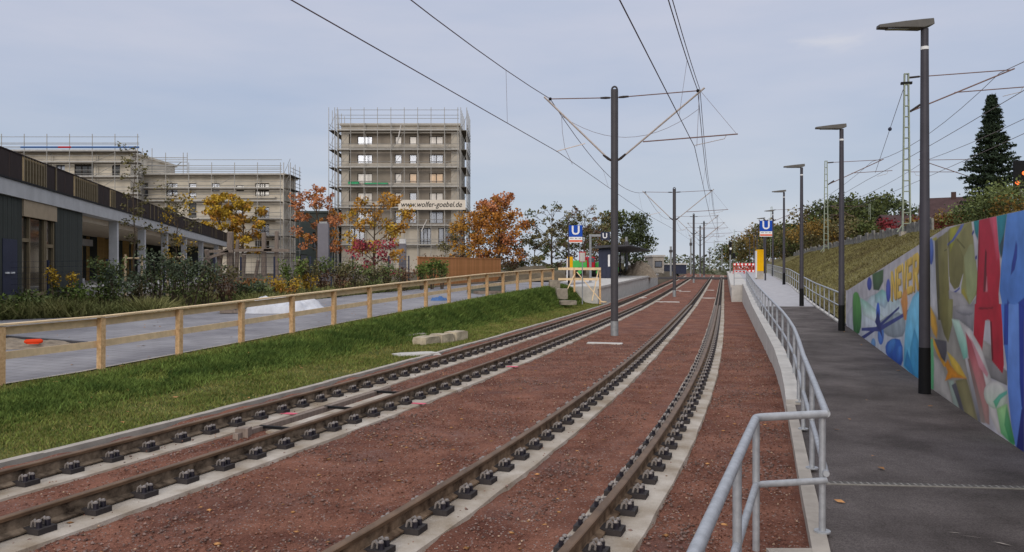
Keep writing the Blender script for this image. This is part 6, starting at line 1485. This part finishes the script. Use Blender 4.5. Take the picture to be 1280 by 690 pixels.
for i, (x, Y, H, r_, m, lb) in enumerate([(545, 95, 2.0, 2.6, L_BROWN, 'brown scrub behind the left end of the plank fence'), (580, 98, 1.8, 2.6, L_OLIVE, 'olive scrub above the middle of the plank fence'), (612, 96, 1.6, 2.2, L_BROWN, 'brown scrub at the foot of the large orange tree'), (640, 88, 1.9, 1.6, L_BROWN, 'bare brown bush at the right end of the plank fence')]):
    shrub('scrub', lb, (px(x, Y), Y, 1.4), H, r_, m, 800, .2, 330 + i, m2=L_OLIVE, stems=14)
# orange plank fence
pf = thing('plank_fence', 'fresh orange brown plank fence beyond the road', 'fence', (px(522, 45), 45, 1.1))
A_ = Vector((px(522, 44.5), 44.5, 0)); B_ = Vector((px(626, 62), 62, 0)); Ln = (B_ - A_).length; n = int(Ln / .19); dvec = (B_ - A_).normalized(); rz_ = math.atan2(dvec.y, dvec.x)
me = MB().box((-.09, -.012, 0), (.09, .012, 1.66)).mesh('plank', M_WOODO); me2 = MB().box((-.09, -.012, 0), (.09, .012, 1.66)).mesh('plank', mat('orange_fence_board_b', '#ae7849', .8, .14, 3))
for i in range(n):
    p = A_ + dvec * (i + .5) * Ln / n; put('plank', me if random.random() < .6 else me2, pf, (p.x - pf.location.x, p.y - 45 + random.uniform(-.006, .006), zl(p.y) - 1.1), (0, 0, rz_))
for zz in (.3, 1.67): MB().bar((*A_.xy, zl(44.5) + zz), (*B_.xy, zl(62) + zz), .10 if zz > 1 else .05, .05).build('rail', M_WOODO, pf)
# wire mesh fence with dark posts
mf = thing('mesh_fence', 'dark green wire mesh fence behind the planting strip', 'fence', (px(205, 33), 33, 1))
FP = [(-30, 27.5), (60, 29), (134, 30.8), (205, 32.6), (268, 34.2), (301, 35.2), (343, 36.4), (388, 38), (414, 39), (441, 40), (486, 41.6), (511, 42.8)]
FPw = [Vector((px(x, Y), Y, zl(Y))) for x, Y in FP]
for p in FPw: MB().box((p.x-.035, p.y-.03, p.z-.1), (p.x+.035, p.y+.03, p.z+1.75)).build('post', M_SHEL, mf)
for a, b in zip(FPw, FPw[1:]):
    m_ = MB()
    for k in range(9): m_.tube([a + Vector((0, 0, .1 + k*.2)), b + Vector((0, 0, .1 + k*.2))], .006, 3, False)
    L_ = (b - a).length
    for k in range(int(L_ / .25)): q = a.lerp(b, k*.25/L_); m_.tube([q + Vector((0, 0, .05)), q + Vector((0, 0, 1.72))], .004, 3, False)
    m_.build('mesh_panel', M_SHEL, mf)
# climbing posts of the playground
cf = thing('climbing_frame', 'weathered timber climbing frame of leaning posts and beams before the middle block', 'climbing frame', (px(300, 40), 40, 1.1))
for x, y0_, y1_, wd, dx in [(288, 290, 368, .42, 0), (302, 318, 366, .3, 3), (330, 291, 368, .30, 0), (345, 289, 372, .26, 1), (264, 312, 360, .3, -6), (252, 322, 356, .16, 4), (276, 318, 365, .22, -3), (317, 325, 368, .22, 6), (295, 300, 366, .24, 2), (372, 325, 352, .25, 1), (383, 324, 352, .25, -1)]:
    MB().tube([at(x, y1_ + 3, 40), at(x + dx*.4, (y0_+y1_)/2, 40.2), at(x + dx, y0_, 40)], [wd*.5, wd*.46, wd*.38], 8).build('post', M_OLDW, cf, smooth=True)
for a, b in [((262, 314), (292, 314)), ((262, 322), (286, 314)), ((293, 313), (340, 312)), ((266, 335), (282, 334)), ((330, 313), (362, 313))]: MB().bar(at(*a, 39.7), at(*b, 39.7), .14, .14).build('beam', M_OLDW, cf)
# distant tree belt on the horizon
bl = []
rn_ = np.random.default_rng(9)
for i in range(16000):
    X = rn_.uniform(-260, 330); Y = 330 + rn_.uniform(0, 60); hh = 3.5 + 3.0*(fbm(X, 0, .03, 70) + .4) + 1.5*fbm(X, 0, .2, 71)
    if X > 60: hh += 2
    bl.append((X, Y, rn_.uniform(-1, max(.3, hh)) ** 1))
o = put('distant_trees', leaf_mesh('distant_trees', bl, 1.5, leafm('distant_leaf', '#5f6550', '#6d7058', .25, .05))); o['kind'] = 'stuff'
